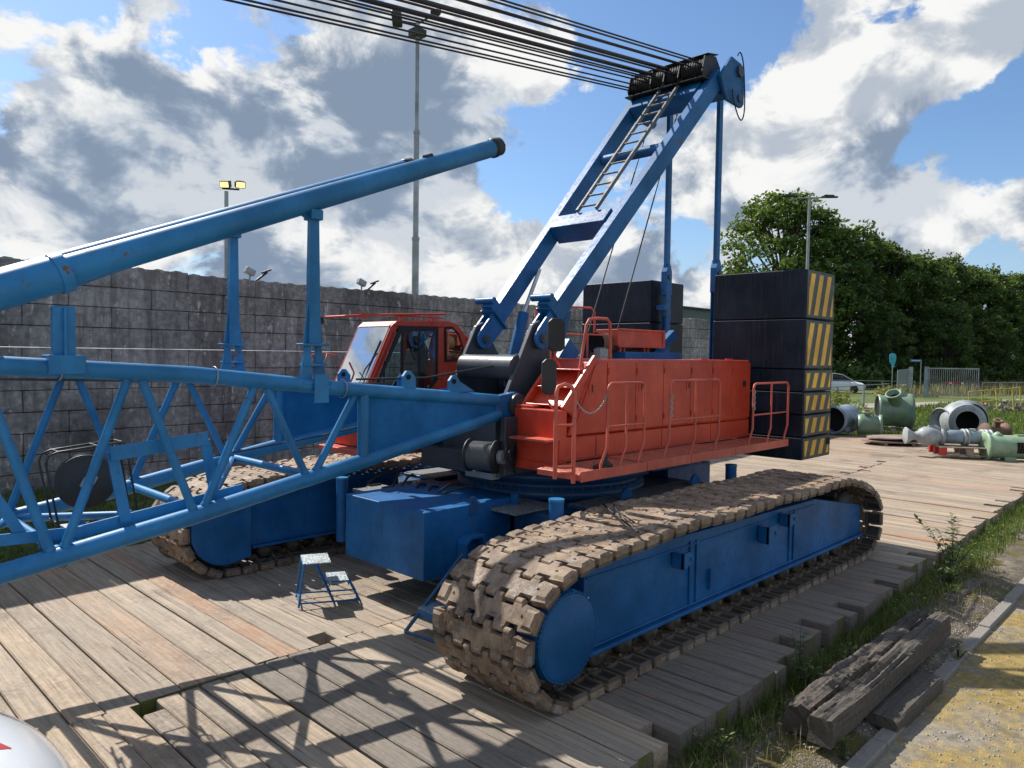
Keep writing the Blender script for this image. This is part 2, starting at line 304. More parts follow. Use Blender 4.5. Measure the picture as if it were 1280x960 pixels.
# sunlit white heads in front of the grey bases
wn = cloudn((9, 4, 2), 4.6, 12, .6, .35)
wn = N.math('ADD', N.math('MULTIPLY', N.math('SUBTRACT', wn, .5), 1.5), .5)
for h in [(60, 95, 65, .22), (150, 120, 55, .2), (20, 60, 50, .2), (250, 85, 55, .26), (345, 92, 22, .28), (420, 40, 55, .2), (530, 65, 75, .2), (600, 70, 45, .16), (335, 185, 55, .12), (30, 215, 40, .14), (140, 200, 45, .12), (380, 190, 50, .1), (390, 290, 70, .12), (610, 265, 70, .16), (560, 320, 70, .14), (200, 300, 50, .12), (20, 310, 40, .16),
          (690, 255, 75, .22), (740, 300, 70, .2), (1080, 50, 120, .24), (980, 100, 55, .2), (900, 180, 85, .24), (980, 170, 70, .2), (1060, 170, 45, .12), (1200, 70, 80, .2), (1245, 35, 70, .2), (1180, 295, 55, .2), (1270, 240, 45, .2), (870, 240, 60, .18), (700, 70, 55, .22), (785, 148, 20, .3), (1100, 15, 70, .2), (1000, 30, 40, .1),
          (330, 60, 40, -.24), (205, 165, 75, -.2), (120, 240, 110, -.26), (300, 240, 110, -.26), (450, 150, 95, -.34), (540, 200, 95, -.34), (480, 105, 50, -.18), (235, 25, 45, -.2), (60, 165, 45, -.14), (430, 240, 60, -.2), (1085, 232, 85, -.26), (1140, 215, 50, -.2), (910, 270, 60, -.16), (820, 305, 50, -.12), (330, 130, 40, -.16)]: wn = blob(wn, *h)
white = N.smooth(wn, .40, .68)
relief = N.math('SUBTRACT', cloudn((9, 4, 2), 4.6, 12, .6, .35), cloudn((9.0, 4.05, 2.12), 4.6, 4, .5, .35))
rel = N.smooth(relief, -.10, .09)
gt = cloudn((1, 7, 3), 2.6, 7, .55, .2)
grey_c = N.ramp(N.smooth(N.math('ADD', gt, N.math('MULTIPLY', relief, 1.5)), .32, .66), [(0, (2.1, 2.75, 3.75)), (.5, (3.3, 3.95, 4.9)), (1, (5.6, 6.0, 6.5))])
white_c = N.ramp(rel, [(0, (4.2, 4.7, 5.4)), (.4, (5.6, 5.9, 6.3)), (.75, (7.0, 7.2, 7.3)), (1, (8.3, 8.3, 8.2))])
ccol = N.mix(white, grey_c, white_c)
edge_ = N.math('MULTIPLY', N.smooth(cov, .525, .44), .0)
skyc = N.mix(1., sky.outputs[0], (.95, 1.12, 1.28), 'MULTIPLY')
hz = N.smooth(sep.outputs[2], .0, .22, .55, 0)
base = N.mix(hz, skyc, (4.4, 5.4, 6.6))
N.l(N.mix(cover, base, ccol), bg.inputs[0])

w.cycles.sampling_method = 'MANUAL'; w.cycles.sample_map_resolution = 512
sl = bpy.data.lights.new('sun', 'SUN'); sl.energy = 4.6; sl.angle = R(.55); sl.color = (1, .95, .87)
so = bpy.data.objects.new('sun', sl); C.objects.link(so); so.rotation_euler = sdir.to_track_quat('Z', 'Y').to_euler(); so.location = (0, 0, 30)
cam = bpy.data.cameras.new('camera'); co = bpy.data.objects.new('camera', cam); C.objects.link(co); S.camera = co
cam.sensor_width = 36; cam.lens = FPX / 1280 * 36; cam.clip_end = 3000; cam.clip_start = .05
Rm = Matrix((RIGHT, UPV, -FWD)).transposed().to_4x4(); Rm = Rm.to_quaternion().to_matrix().to_4x4()
co.matrix_world = Matrix.Translation((0, 0, 3.1)) @ Rm
S.view_settings.view_transform = 'Standard'; S.view_settings.look = 'None'; S.view_settings.exposure = .42; S.view_settings.gamma = 1
S.cycles.max_bounces = 6; S.cycles.transparent_max_bounces = 12; S.cycles.use_denoising = True; S.cycles.sample_clamp_indirect = 6

# ---------------------------------------------------------------- ground
def m_ground():
    m, nt, b = newmat('grassy_ground'); N = NT(nt); co = N.wcoord(); n1 = N.noise(co, .25, 5, .6); n2 = N.noise(co, 3, 6, .7); n3 = N.noise(co, 30, 3, .7)
    g = N.ramp(N.math('ADD', N.math('MULTIPLY', n1, .5), N.math('MULTIPLY', n2, .5)), [(.3, (.045, .07, .02)), (.5, (.10, .14, .035)), (.7, (.19, .20, .06))])
    g = N.mix(N.math('MULTIPLY', N.smooth(n3, .5, .7), .4), g, (.2, .17, .09))
    N.l(g, b.inputs['Base Color']); b.inputs['Roughness'].default_value = .95; N.l(N.bump(N.math('ADD', n2, n3), .8, .05), b.inputs['Normal']); return m
def m_dirt():
    m, nt, b = newmat('earth_and_moss'); N = NT(nt); co = N.wcoord(); n1 = N.noise(co, 1.6, 6, .65); n2 = N.noise(co, 12, 6, .7); v = N.voro(co, 45); n3 = N.noise(co, 60, 3, .6)
    g = N.ramp(N.math('ADD', N.math('MULTIPLY', n1, .5), N.math('MULTIPLY', n2, .5)), [(.33, (.06, .048, .032)), (.46, (.17, .135, .095)), (.58, (.29, .245, .18)), (.72, (.42, .37, .29))])
    g = N.mix(N.smooth(N.noise(co, 1.1, 5, .6, .6), .5, .6), g, (.15, .12, .03)); g = N.mix(N.math('MULTIPLY', N.smooth(v, .1, .2, 1, 0), .5), g, (.42, .38, .3))
    N.l(g, b.inputs['Base Color']); b.inputs['Roughness'].default_value = .95; N.l(N.bump(N.math('ADD', N.math('ADD', n2, n3), N.math('MULTIPLY', v, .6)), .9, .04), b.inputs['Normal']); return m
def m_road():
    m, nt, b = newmat('mossy_gravel_asphalt'); N = NT(nt); co = N.wcoord(); n1 = N.noise(co, .9, 6, .6, .5); n2 = N.noise(co, 9, 6, .7); v = N.voro(co, 70); n3 = N.noise(co, 90, 2, .6); v2 = N.voro(co, 24)
    g = N.ramp(n2, [(.3, (.15, .13, .105)), (.6, (.29, .255, .20)), (.8, (.40, .35, .28))])
    moss = N.smooth(N.math('ADD', N.math('MULTIPLY', n1, .75), N.math('MULTIPLY', n2, .25)), .42, .56)
    g = N.mix(N.math('MULTIPLY', moss, .85), g, N.ramp(n2, [(.3, (.15, .115, .02)), (.5, (.28, .19, .035)), (.7, (.42, .28, .08))]))
    g = N.mix(N.math('MULTIPLY', N.smooth(v, .08, .2, 1, 0), .5), g, (.40, .35, .27)); g = N.mix(N.smooth(v2, .08, .13, .9, 0), g, (.60, .55, .47)); g = N.mix(N.math('MULTIPLY', N.smooth(N.noise(co, 2.6, 6, .7, .8), .56, .64), .5), g, (.10, .085, .06))
    N.l(g, b.inputs['Base Color']); b.inputs['Roughness'].default_value = .9; N.l(N.bump(N.math('ADD', n3, N.math('ADD', N.math('MULTIPLY', n2, .5), v)), .5, .012), b.inputs['Normal']); return m
def m_path():
    m, nt, b = newmat('pale_gravel'); N = NT(nt); co = N.wcoord(); n1 = N.noise(co, 1., 6, .6); n2 = N.noise(co, 20, 5, .7)
    N.l(N.mix(N.math('ADD', N.math('MULTIPLY', n1, .6), N.math('MULTIPLY', n2, .4)), (.2, .17, .14), (.45, .40, .35)), b.inputs['Base Color']); b.inputs['Roughness'].default_value = .95; return m
GROUNDM, DIRTM, ROADM, PATHM = m_ground(), m_dirt(), m_road(), m_path(); CONC = m_simple('worn_concrete', (.24, .22, .19), .9, scale=18)
GZ = -.30
def sheet(name, poly, z, mat, kind='structure'):
    mb = MB(); mb.add([(x, y, z) for x, y in poly], [tuple(range(len(poly)))]); return tag(mb.build(name, mat, fixn=False), kind=kind)
sheet('ground', [(-400, -400), (1500, -400), (1500, 1500), (-400, 1500)], GZ - .03, GROUNDM)
# uneven earth strip between the mats and the concrete edge
mb = MB(); nx, ny = 220, 14
def eh(x, y):
    u = (y - 2.2) / 1.3
    return GZ + .008 + .035 * (sin(x * 2.1 + y * 3) * .5 + sin(x * 5.3 - y * 7) * .3 + sin(x * 11 + y * 13) * .2) + .05 * max(0, sin(u * pi)) + (.04 * max(0, (x - 10) / 6) if x < 16 else .04)
for i in range(nx):
    for j in range(ny):
        x = -6 + 46 * i / (nx - 1); y = 2.16 + (x * .012) + 1.6 * j / (ny - 1); mb.v.append((x, y, eh(x, y) + (0 if 0 < j < ny - 1 else -.05)))
for i in range(nx - 1):
    for j in range(ny - 1):
        a = i * ny + j; mb.f.append([a, a + ny, a + ny + 1, a + 1]); mb.m.append(0); mb.t.append(.5); mb.sm.append(True)
tag(mb.build('earth_strip', DIRTM), kind='structure')
sheet('road', [(-60, -60), (60, -60), (60, 2.75), (20, 2.35), (-60, 1.4)], GZ - .022, ROADM)
sheet('under_mats_soil', [(-30, 3.4), (34, 3.6), (34, 13.9), (-30, 11.4)], GZ - .018, DIRTM)
# concrete edge of the road, broken into lengths
mb = MB(); x = -5.
while x < 40:
    L = ru(.8, 1.6); y = 2.04 + .012 * x + ru(-.012, .012); mb.box(x, x + L - .012, y, y + .14, GZ - .05, GZ + .028 + ru(-.006, .01), tint=rnd()); x += L
tag(mb.build('road_kerb', CONC, bevel=.012), kind='structure')
# gravel track beyond the yard
sheet('path', [(40, 34), (60, 21.5), (72, 17.3), (90, 12.5), (140, 2), (140, -3), (88, 8.5), (68, 13.6), (56, 19), (38, 30)], GZ - .02, PATHM)

# ---------------------------------------------------------------- timber mats
def seam(x): return 6.72 + .04 * x
def edge(x): return 3.04 + .028 * x
def matmesh(y0, y1, w, nb, seed, c0=.8, c1=.2, lowz=-.27):
    rs = random.Random(seed); mb = MB(); bw = w / nb; 
    cut0 = rs.choice([0, 1, nb - 2, nb - 1]); cut1 = rs.choice([0, 1, nb - 1])
    for k in range(nb):
        t = rs.random(); a = -w / 2 + k * bw; h = rs.uniform(-.007, .007); g = rs.uniform(.0025, .0065)
        ya = y0 + rs.uniform(-.012, .012); yb = y1 + rs.uniform(-.012, .006)
        if k == cut0 and rs.random() < c0: ya += rs.uniform(.24, .34)
        if k == cut1 and rs.random() < c1: yb -= rs.uniform(.2, .28)
        x0, x1 = a + g, a + bw - g
        top, bot = h, lowz
        pts = [(x0, ya, bot), (x1, ya, bot), (x1, yb, bot), (x0, yb, bot), (x0, ya, top), (x1, ya, top), (x1, yb, top), (x0, yb, top)]
        em = 1 if rs.random() < .5 else 0
        mb.add(pts, [(3, 2, 1, 0), (4, 5, 6, 7), (1, 2, 6, 5), (3, 0, 4, 7)], 0, t); mb.add(pts, [(0, 1, 5, 4), (2, 3, 7, 6)], em, t)
    return mb
matn = 0
def ordn(n):
    return {1: 'first', 2: 'second', 3: 'third', 4: 'fourth', 5: 'fifth', 6: 'sixth', 7: 'seventh', 8: 'eighth', 9: 'ninth', 10: 'tenth', 11: 'eleventh', 12: 'twelfth', 13: 'thirteenth', 14: 'fourteenth', 15: 'fifteenth', 16: 'sixteenth', 17: 'seventeenth', 18: 'eighteenth', 19: 'nineteenth', 20: 'twentieth', 21: 'twenty-first', 22: 'twenty-second', 23: 'twenty-third', 24: 'twenty-fourth', 25: 'twenty-fifth', 26: 'twenty-sixth', 27: 'twenty-seventh', 28: 'twenty-eighth', 29: 'twenty-ninth', 30: 'thirtieth', 31: 'thirty-first', 32: 'thirty-second', 33: 'thirty-third'}.get(n, '%dth' % n)
x = -1.55; i = 0
while x < 31:
    w = ru(.92, 1.04); xc = x + w / 2; i += 1
    grey = xc < 12 and rnd() < .8 and xc > 3.5  # most mats along the near track take the shade-darkened grey wood
    mb = matmesh(edge(xc) + ru(-.06, .06), seam(xc) - ru(.0, .02), w - .012, random.choice([4, 4, 5]), i * 7 + 1)
    where = 'beside the white vehicle' if xc < 3 else 'reaching under the near crawler track' if xc < 13.2 else 'on the sunlit deck behind the crane'
    o = mb.build('timber_mat', [WOODG if grey else WOODW if xc > 13.3 else WOOD, ENDW], origin=(0, 0, 0), bevel=.012); o.location = (xc, 0, ru(-.012, .006)); 
    o['label'] = '%s timber mat ending at the verge, %s from the white bonnet' % ('greyed and shade-darkened' if grey else 'tan', ordn(i)); o['category'] = 'timber mat'; o['group'] = 'timber mats along the verge'
    x += w
x = -1.9; i = 0
while x < 31.5:
    w = ru(.94, 1.12); xc = x + w / 2; i += 1
    y1 = 12.45 + .04 * xc + ru(-.15, .15)
    mb = matmesh(seam(xc) + ru(.01, .035), y1, w - .014, random.choice([3, 4, 4]), i * 13 + 5, .45, .2)
    where = 'below the lattice boom' if xc < 4.2 else 'between the crawler tracks' if xc < 13 else 'on the open deck behind the counterweights'
    o = mb.build('timber_mat', [WOODW if xc > 13.3 else WOOD, ENDW], origin=(0, 0, 0), bevel=.012); o.location = (xc, 0, ru(-.02, .004))
    o['label'] = 'long worn timber mat of the inner row, %s from the boom end' % ordn(i); o['category'] = 'timber mat'; o['group'] = 'timber mats of the inner row'
    x += w
# ---------------------------------------------------------------- crawler crane
crane = thing('crawler_crane', 'large blue and red crawler crane with black counterweights standing on timber mats', 'crane', (8.6, 7.55, 0))
CY = 7.55
def catmull(pts, n=24):
    P = [V(p) for p in pts]; k = len(P); o = []
    for i in range(k):
        a, b, c, d = P[i - 1], P[i], P[(i + 1) % k], P[(i + 2) % k]
        for j in range(n):
            t = j / n; o.append(.5 * ((2 * b) + (c - a) * t + (2 * a - 5 * b + 4 * c - d) * t * t + (3 * b - a - 3 * c + d) * t ** 3))
    return o
# closed path of the belt (x, z), clockwise seen from the verge side: top runs backwards
belt = [(5.1, .035), (6.5, .03), (8, .03), (9.5, .03), (11, .03), (12.1, .04), (12.5, .13), (12.76, .36), (12.8, .64), (12.62, .9), (12.25, 1.10), (11.7, 1.24), (11.2, 1.31), (10, 1.30), (9, 1.325), (8, 1.30), (7.1, 1.33), (6.2, 1.29), (5.5, 1.26), (5.0, 1.19), (4.64, 1.02), (4.46, .78), (4.45, .50), (4.60, .22), (4.82, .07)]
dense = catmull([(a, 0, b) for a, b in belt])
cum = [0]
for i in range(1, len(dense) + 1): cum.append(cum[-1] + (dense[i % len(dense)] - dense[i - 1]).length)
LEN = cum[-1]; NSH = round(LEN / .258)
def belt_at(s):
    s %= LEN; lo = 0
    import bisect
    i = min(bisect.bisect_right(cum, s) - 1, len(dense) - 1); t = (s - cum[i]) / max(1e-6, cum[i + 1] - cum[i])
    a, b = dense[i], dense[(i + 1) % len(dense)]
    return a.lerp(b, t)
# one shoe: u along belt, v across, w outward
SHOEMID = paint('brown_track_steel', (.13, .10, .075), .7, dirt=(.2, .155, .11), damt=.5, coat=0)
SHOEIN = paint('dark_track_steel', (.045, .04, .038), .6, dirt=(.10, .085, .07), damt=.5, coat=0)  # darker steel for the shoe hollows and the sprocket
def shoe_mesh():
    mb = MB(); H = .60; th = .032
    # plan outline with interlocking fingers
    fp = [(-.40, -.30), (-.16, -.06), (.08, .18), (.32, .42)]      # fingers on +u side
    fm = [(-.30, -.16), (-.06, .08), (.18, .32)]                   # fingers on -u side
    out = []
    out.append((.10, -H)); out.append((.115, -.44))
    for a, b in fp: out += [(.072, a), (.150, a + .012), (.150, b - .012), (.072, b)]
    out += [(.115, .45), (.10, H), (-.10, H), (-.115, .45), (-.068, .44)]
    for a, b in reversed(fm): out += [(-.068, b), (-.150, b - .012), (-.150, a + .012), (-.068, a)]
    out += [(-.068, -.44), (-.115, -.45), (-.10, -H)]
    mb.prism([(u, v, -th) for u, v in out], (0, 0, 2 * th))
    # heavier end pads with chamfered tops and knuckle ridges
    for s in (-1, 1):
        v0, v1 = s * .47, s * H
        mb.hexa([(-.088, min(v0, v1), th - .002), (.088, min(v0, v1), th - .002), (.088, max(v0, v1), th - .002), (-.088, max(v0, v1), th - .002),
                 (-.06, min(v0, v1) + .02, th + .02), (.06, min(v0, v1) + .02, th + .02), (.06, max(v0, v1) - .02, th + .02), (-.06, max(v0, v1) - .02, th + .02)])
        # hollow rim on the inner face
        a, b = sorted((s * .36, s * (H - .008)))
        mb.box(-.0712, .0712, a + .023, b - .025, -th - .004, -th - .0005, 1)
        for q in ((-.095, -.072, a, b), (.072, .095, a, b), (-.0715, .0715, a, a + .022), (-.0715, .0715, b - .024, b)): mb.box(q[0], q[1], q[2], q[3], -th - .035, -th + .002, 2)
        # bolt
        mb.cyl((0.02, s * .43, th - .01), (0.02, s * .43, th + .012), .013, 8)
        mb.cyl((0.02, s * .30, -th + .004), (0.02, s * .30, -th - .04), .016, 8)
    for a, b in fp: mb.tube([(.125, a + .014, .004), (.125, b - .014, .004)], .036, 10)
    for a, b in fm: mb.tube([(-.125, a + .014, .004), (-.125, b - .014, .004)], .036, 10)
    for s in (-.11, .11): mb.hexa([(-.05, s - .03, -th - .05), (.05, s - .03, -th - .05), (.05, s + .03, -th - .05), (-.05, s + .03, -th - .05), (-.065, s - .04, -th + .002), (.065, s - .04, -th + .002), (.065, s + .04, -th + .002), (-.065, s + .04, -th + .002)])
    for u, v in ((.0, -.5), (.0, .5), (-.03, .24), (-.03, -.22)): pass
    return mb
shoe_o = shoe_mesh().build('track_shoe', [SHOE, SHOEIN, SHOEMID], None, origin=(0, 0, 0), bevel=.0075, seg=1)
shoe_me = shoe_o.data; bpy.data.objects.remove(shoe_o)
def crawler(yc, side, ext, label):
    # yc: middle of the belt; side=-1 the crawler whose outer face looks to -Y
    t = bpy.data.objects.new('crawler_track', None); C.objects.link(t); t.parent = crane; t.location = V((8.6, yc, 0)) - V(crane['_o']); t['_o'] = [8.6, yc, 0]; t['label'] = label
    o0 = V(t['_o'])
    stuff = MB(); rs = random.Random(5 + side)
    for k in range(NSH):
        s = k * LEN / NSH; p = belt_at(s); q = belt_at(s + .03); d = (q - p).normalized(); out = V((-d.z, 0, d.x))
        # path runs bottom -> rear -> top, outward is to the right of travel
        out = V((d.z, 0, -d.x))
        M = Matrix((d, V((0, 1, 0)), out)).transposed() if d.cross(V((0, 1, 0))).dot(out) > 0 else Matrix((-d, V((0, 1, 0)), out)).transposed()
        M = M @ Matrix.Rotation(rs.uniform(-.05, .05), 3, 'Y') @ Matrix.Rotation(rs.uniform(-.008, .008), 3, 'Z')
        pos = V((p.x, yc + rs.uniform(-.006, .006), p.z)) + out * rs.uniform(-.003, .005)
        o = bpy.data.objects.new('track_shoe', shoe_me); C.objects.link(o); o.parent = t
        o.matrix_local = Matrix.Translation(pos - o0) @ M.to_4x4()
        b = o.modifiers.new('Bevel', 'BEVEL'); b.width = .0075; b.segments = 2 if side < 0 and p.x < 8 else 1; b.limit_method = 'ANGLE'; b.angle_limit = R(40)
        if side > 0 and (p.x > 9.2 or (p.z < .3 and p.x > 8) or k % 1 and 0): shoes_far.append(o)
    f = MB(); fo = side * .26   # frame centre is between the pads
    yo = yc + side * .34; yi = yc - side * .34; a, b = sorted((yo, yi))
    prof = [(5.45, .27), (12.1, .27), (12.55, .33), (12.55, .76), (10.75, 1.08), (5.45, 1.16)]
    f.prism([(x, a, z) for x, z in prof], (0, b - a, 0))
    # bottom flange and top rail
    for yy, s in ((a, -1), (b, 1)):
        y0, y1 = sorted((yy, yy + s * .07)); f.box(5.47, 12.5, y0, y1, .272, .312); 
        y0, y1 = sorted((yy, yy + s * .018))
        for xx in (7.30, 7.44, 9.86, 10.0): f.box(xx, xx + .035, y0 - (.0 if s > 0 else .006), y1 + (.006 if s > 0 else 0), .336, 1.03 if xx > 9 else 1.05)
        f.box(5.5, 12.3, y0, y1, .32, .345); f.box(5.47, 10.7, y0, y1, 1.0, 1.02)
    fr = f.build('side_frame', BLUE, t, bevel=.01, seg=2)
    def lug(x, z, s, yy, w=.24, h=.18, d=.16):
        m = MB(); m.prism([(x, yy, z - h / 2), (x, yy, z + h / 2), (x + w * .55, yy, z + h / 2), (x + w, yy, z + h * .2), (x + w, yy, z - h * .2), (x + w * .55, yy, z - h / 2)], (0, s * .02, 0))
        y0, y1 = sorted((yy + s * .02, yy + s * d)); m.prism([(x, y0, z - h / 2), (x, y0, z + h / 2), (x + w * .6, y0, z + h / 2 - .02), (x + w, y0, z + .03), (x + w, y0, z - .05), (x + w * .6, y0, z - h / 2)], (0, .035, 0)) if 0 else None
        m.box(x - .02, x + .005, y0, y1, z - h / 2 - .02, z + h / 2); 
        yl = yy + s * d; m.prism([(x - .02, yl, z - h / 2 - .02), (x - .02, yl, z + h / 2), (x + w * .5, yl, z + h / 2), (x + w * .8, yl, z + h * .38), (x + w, yl, z), (x + w * .8, yl, z - h * .38), (x + w * .3, yl, z - h / 2 - .02)], (0, -s * .03, 0))
        m.cyl((x + w * .68, yl - s * .04, z), (x + w * .68, yl + s * .015, z), .022, 12)
        m.build('lifting_lug', BLUE, t, bevel=.004)
    for (x, z) in ((6.95, .93), (8.95, .88), (9.55, .98)): lug(x, z, side, yo, .20 if z > .9 else .26, .15 if z > .9 else .2)
    for (x) in (7.72,): 
        m = MB(); y0, y1 = sorted((yo, yo + side * .045)); m.box(x, x + .035, y0, y1, .42, .66); m.build('stop_plate', BLUE, t)
    # front idler cap (round blue housing with weld ring), rear sprocket, rollers
    capend = yo + side * .20
    m = MB(); m.lathe([(0, 0), (.385, 0), (.40, .015), (.41, .04), (.41, abs(capend - yi) + .1)], (5.0, capend, .63), (0, -side, 0), 48); m.build('drive_housing', BLUE, t)
    m = MB(); n = 56
    for k in range(n): an = 2 * pi * k / n; m.obox((5.0 + .39 * cos(an), capend - side * .01, .63 + .39 * sin(an)), (.022, .02, .03), Matrix.Rotation(-an, 3, 'Y'))
    m.build('weld_ring', BLUE, t)
    m = MB(); m.lathe([(0, 0), (.30, 0), (.36, .05), (.36, .55), (.30, .6), (0, .6)], (12.12, yc - .30, .66), (0, 1, 0), 30)
    for k in range(14): an = 2 * pi * k / 14; m.obox((12.12 + .40 * cos(an), yc, .66 + .40 * sin(an)), (.07, .4, .10), Matrix.Rotation(-an, 3, 'Y'))
    m.build('sprocket_wheel', SHOEIN, t, bevel=.005)
    for k in range(14):
        x = 5.75 + k * .46; m = MB(); m.lathe([(0, -.34), (.04, -.34), (.04, -.31), (.10, -.30), (.12, -.27), (.12, -.2), (.08, -.16), (.08, .16), (.12, .2), (.12, .27), (.10, .30), (.04, .31), (.04, .34), (0, .34)], (x, yc, .195), (0, 1, 0), 20)
        m.build('track_roller', ROLL, t)
    if side > 0:
        # protective box over the front inner end of the far crawler
        pass
    return t
shoes_far = []; ROLL = paint('dusty_roller_steel', (.10, .08, .06), .6, dirt=(.25, .19, .13), damt=.6, coat=0)
trn = crawler(4.68, -1, 0, 'near crawler track with dusty shoes and smooth blue side frame')
trf = crawler(10.45, 1, 0, 'far crawler track partly behind the lattice boom')
# merge the shoes nobody sees on the far crawler into one part
import bmesh
mm = MB()
for o in shoes_far:
    M = o.matrix_local; b = len(mm.v); mm.v += [tuple(M @ v.co) for v in shoe_me.vertices]
    for p in shoe_me.polygons: mm.f.append([b + i for i in p.vertices]); mm.m.append(0); mm.t.append(.5); mm.sm.append(p.use_smooth)
    bpy.data.objects.remove(o)
me = mm.build('rear_track_shoe', [SHOE, SHOEIN, SHOEMID], None, origin=(0, 0, 0)); me.parent = trf; me['kind'] = 'stuff'
# inner face of far crawler: dark blue plate with rounded nose, near-side hub
m = MB(); pr = []
for k in range(13): an = pi / 2 + pi * k / 12; pr.append((5.02 + .50 * cos(an), 9.86, .66 + .50 * sin(an)))
pr += [(5.36, 9.86, .22), (5.36, 9.86, 1.16)]
m.prism(pr, (0, .12, 0)); m.box(4.8, 5.2, 9.84, 9.858, .88, .905); m.build('motor_guard', BLUE, trf, bevel=.008); trf.location.x -= .45

# --- carbody
m = MB()
m.prism([(6.9, 6.0, .42), (7.4, 5.35, .42), (10.1, 5.35, .42), (10.6, 6.0, .42), (10.6, 9.1, .42), (10.1, 9.8, .42), (7.4, 9.8, .42), (6.9, 9.1, .42)], (0, 0, .70))
for y0, y1 in ((4.95, 5.4), (9.75, 10.2)):
    m.box(7.5, 8.2, y0, y1, .4, 1.10); m.box(9.3, 10.0, y0, y1, .4, 1.10)
for xx in (7.0, 7.25, 7.5): m.obox((xx, 5.66, .78), (.03, .5, .62), Matrix.Rotation(.5, 3, 'Z'))
m.build('carbody', DBLUE, crane, bevel=.012)
m = MB(); m.lathe([(1.30, 0), (1.42, .03), (1.42, .14), (1.33, .17), (1.33, .25), (1.5, .27), (1.5, .40), (0, .40)], (8.6, CY, 1.12), (0, 0, 1), 72); 
for k in range(60): an = 2 * pi * k / 60; m.cyl((8.6 + 1.37 * cos(an), CY + 1.37 * sin(an), 1.26), (8.6 + 1.37 * cos(an), CY + 1.37 * sin(an), 1.31), .018, 6)
m.build('slewing_ring', DBLUE, crane)
for i, (y0, y1, x0, x1) in enumerate(((5.42, 6.22, 7.42, 10.05), (8.9, 9.68, 7.42, 10.05))):
    m = MB(); m.box(x0, x1, y0, y1, 1.125, 1.17, 0); p = m.build('platform', DBLUE, crane, bevel=.008)
    g = MB(); g.box(x0 + .02, x1 - .02, y0 + .02, y1 - .02, 1.171, 1.182); g.build('grating', GRATD, p)
    for xx in (8.2, 9.95):
        l = MB(); yy = (y0 + y1) / 2; l.prism([(xx + .13 * cos(pi * k / 10), yy, 1.183 + .02 + .14 * sin(pi * k / 10)) for k in range(11)], (0, .04, 0)); l.build('lifting_lug', BLUE, p, bevel=.004)
# deck of the carbody in front of the slewing ring
m = MB(); m.box(6.55, 7.35, 6.3, 8.9, 1.13, 1.16); m.box(6.4, 6.95, 8.5, 9.6, 1.0, 1.04); m.build('front_deck', GRATD, crane)
# counter ballast box on the front of the carbody
m = MB(); m.box(5.47, 6.98, 6.74, 8.36, .44, 1.25); bx = m.build('ballast_box', BLUE, crane, bevel=.012, seg=2)
m = MB(); m.prism([(6.18, 6.72, 1.12), (6.18, 6.72, 1.30), (6.21, 6.72, 1.35), (6.27, 6.72, 1.35), (6.30, 6.72, 1.30), (6.30, 6.72, 1.12)], (0, .018, 0)); m.cyl((6.24, 6.70, 1.29), (6.24, 6.745, 1.29), .02, 10); m.build('lifting_eye', DBLUE, bx, bevel=.003)
m = MB(); m.box(6.90, 6.98, 6.66, 6.738, .6, 1.3); m.box(5.6, 6.1, 6.728, 6.738, .43, .45); m.build('edge_post', BLUE, bx, bevel=.005)
m = MB(); m.prism([(5.98, 6.735, .60), (5.98, 6.735, .82), (6.06, 6.735, .90), (6.30, 6.735, .90), (6.38, 6.735, .62), (6.34, 6.735, .62), (6.27, 6.735, .86), (6.08, 6.735, .86), (6.02, 6.735, .80), (6.02, 6.735, .60)], (0, -.16, 0)); m.box(6.0, 6.33, 6.56, 6.73, .60, .615); m.build('foot_bracket', BLUE, bx, bevel=.004)
m = MB(); m.box(10.62, 12.0, 6.74, 8.36, .44, 1.25); m.build('ballast_box', BLUE, crane, bevel=.012, seg=2)
# jack posts
for (x, y, zt, zb) in ((6.38, 5.50, 1.48, .75), (10.72, 5.66, 1.44, .8), (6.15, 9.5, 1.25, .3), (10.7, 9.45, 1.44, .5)):
    m = MB(); m.cyl((x, y, zb), (x, y, zt - .03), .085, 24); m.cyl((x, y, zt - .0299), (x, y, zt), .091, 24, 1); jp = m.build('jack_post', [BLUE, BOOMB], crane)
    m = MB(); m.beam((x, y, zb + .1), (x + (.55 if x < 8 else -.4), y + (.35 if y < 7 else -.35), zb + .05), .14, .18); m.build('outrigger_arm', DBLUE, jp, bevel=.006)
# steps beside the ballast box
m = MB()
for k, (x, y, z) in enumerate(((5.72, 5.98, .72), (5.42, 6.04, .50), (5.14, 6.10, .28))):
    m.box(x, x + .36, y - .42, y + .32, z, z + .022, 0); m.box(x, x + .015, y - .42, y + .32, z - .07, z, 1)
st = m.build('access_step', [GRATB, BLUE], crane)
m = MB(); m.tube([(5.72, 6.34, .80), (4.98, 6.44, .06)], .022, 10); m.tube([(4.98, 6.44, .06), (5.0, 5.65, .10)], .018, 10); m.tube([(5.98, 5.5, .75), (5.0, 5.66, .1)], .022, 10); m.tube([(5.98, 5.5, .75), (6.6, 5.7, .8)], .022, 8); m.build('step_rail', DBLUE, st)

# --- superstructure bed
m = MB(); m.box(6.7, 12.1, 6.76, 8.34, 1.52, 1.80); m.box(6.75, 12.15, 6.70, 6.79, 1.55, 2.3); m.box(6.75, 12.15, 8.31, 8.40, 1.55, 2.3)
m.build('revolving_frame', CHAR, crane, bevel=.01)
m = MB(); m.box(9.2, 10.6, 6.1, 6.74, 1.42, 1.70); m.box(9.35, 9.6, 6.6, 6.74, 1.3, 1.42); m.build('valve_chest', DBLUE, crane, bevel=.01)
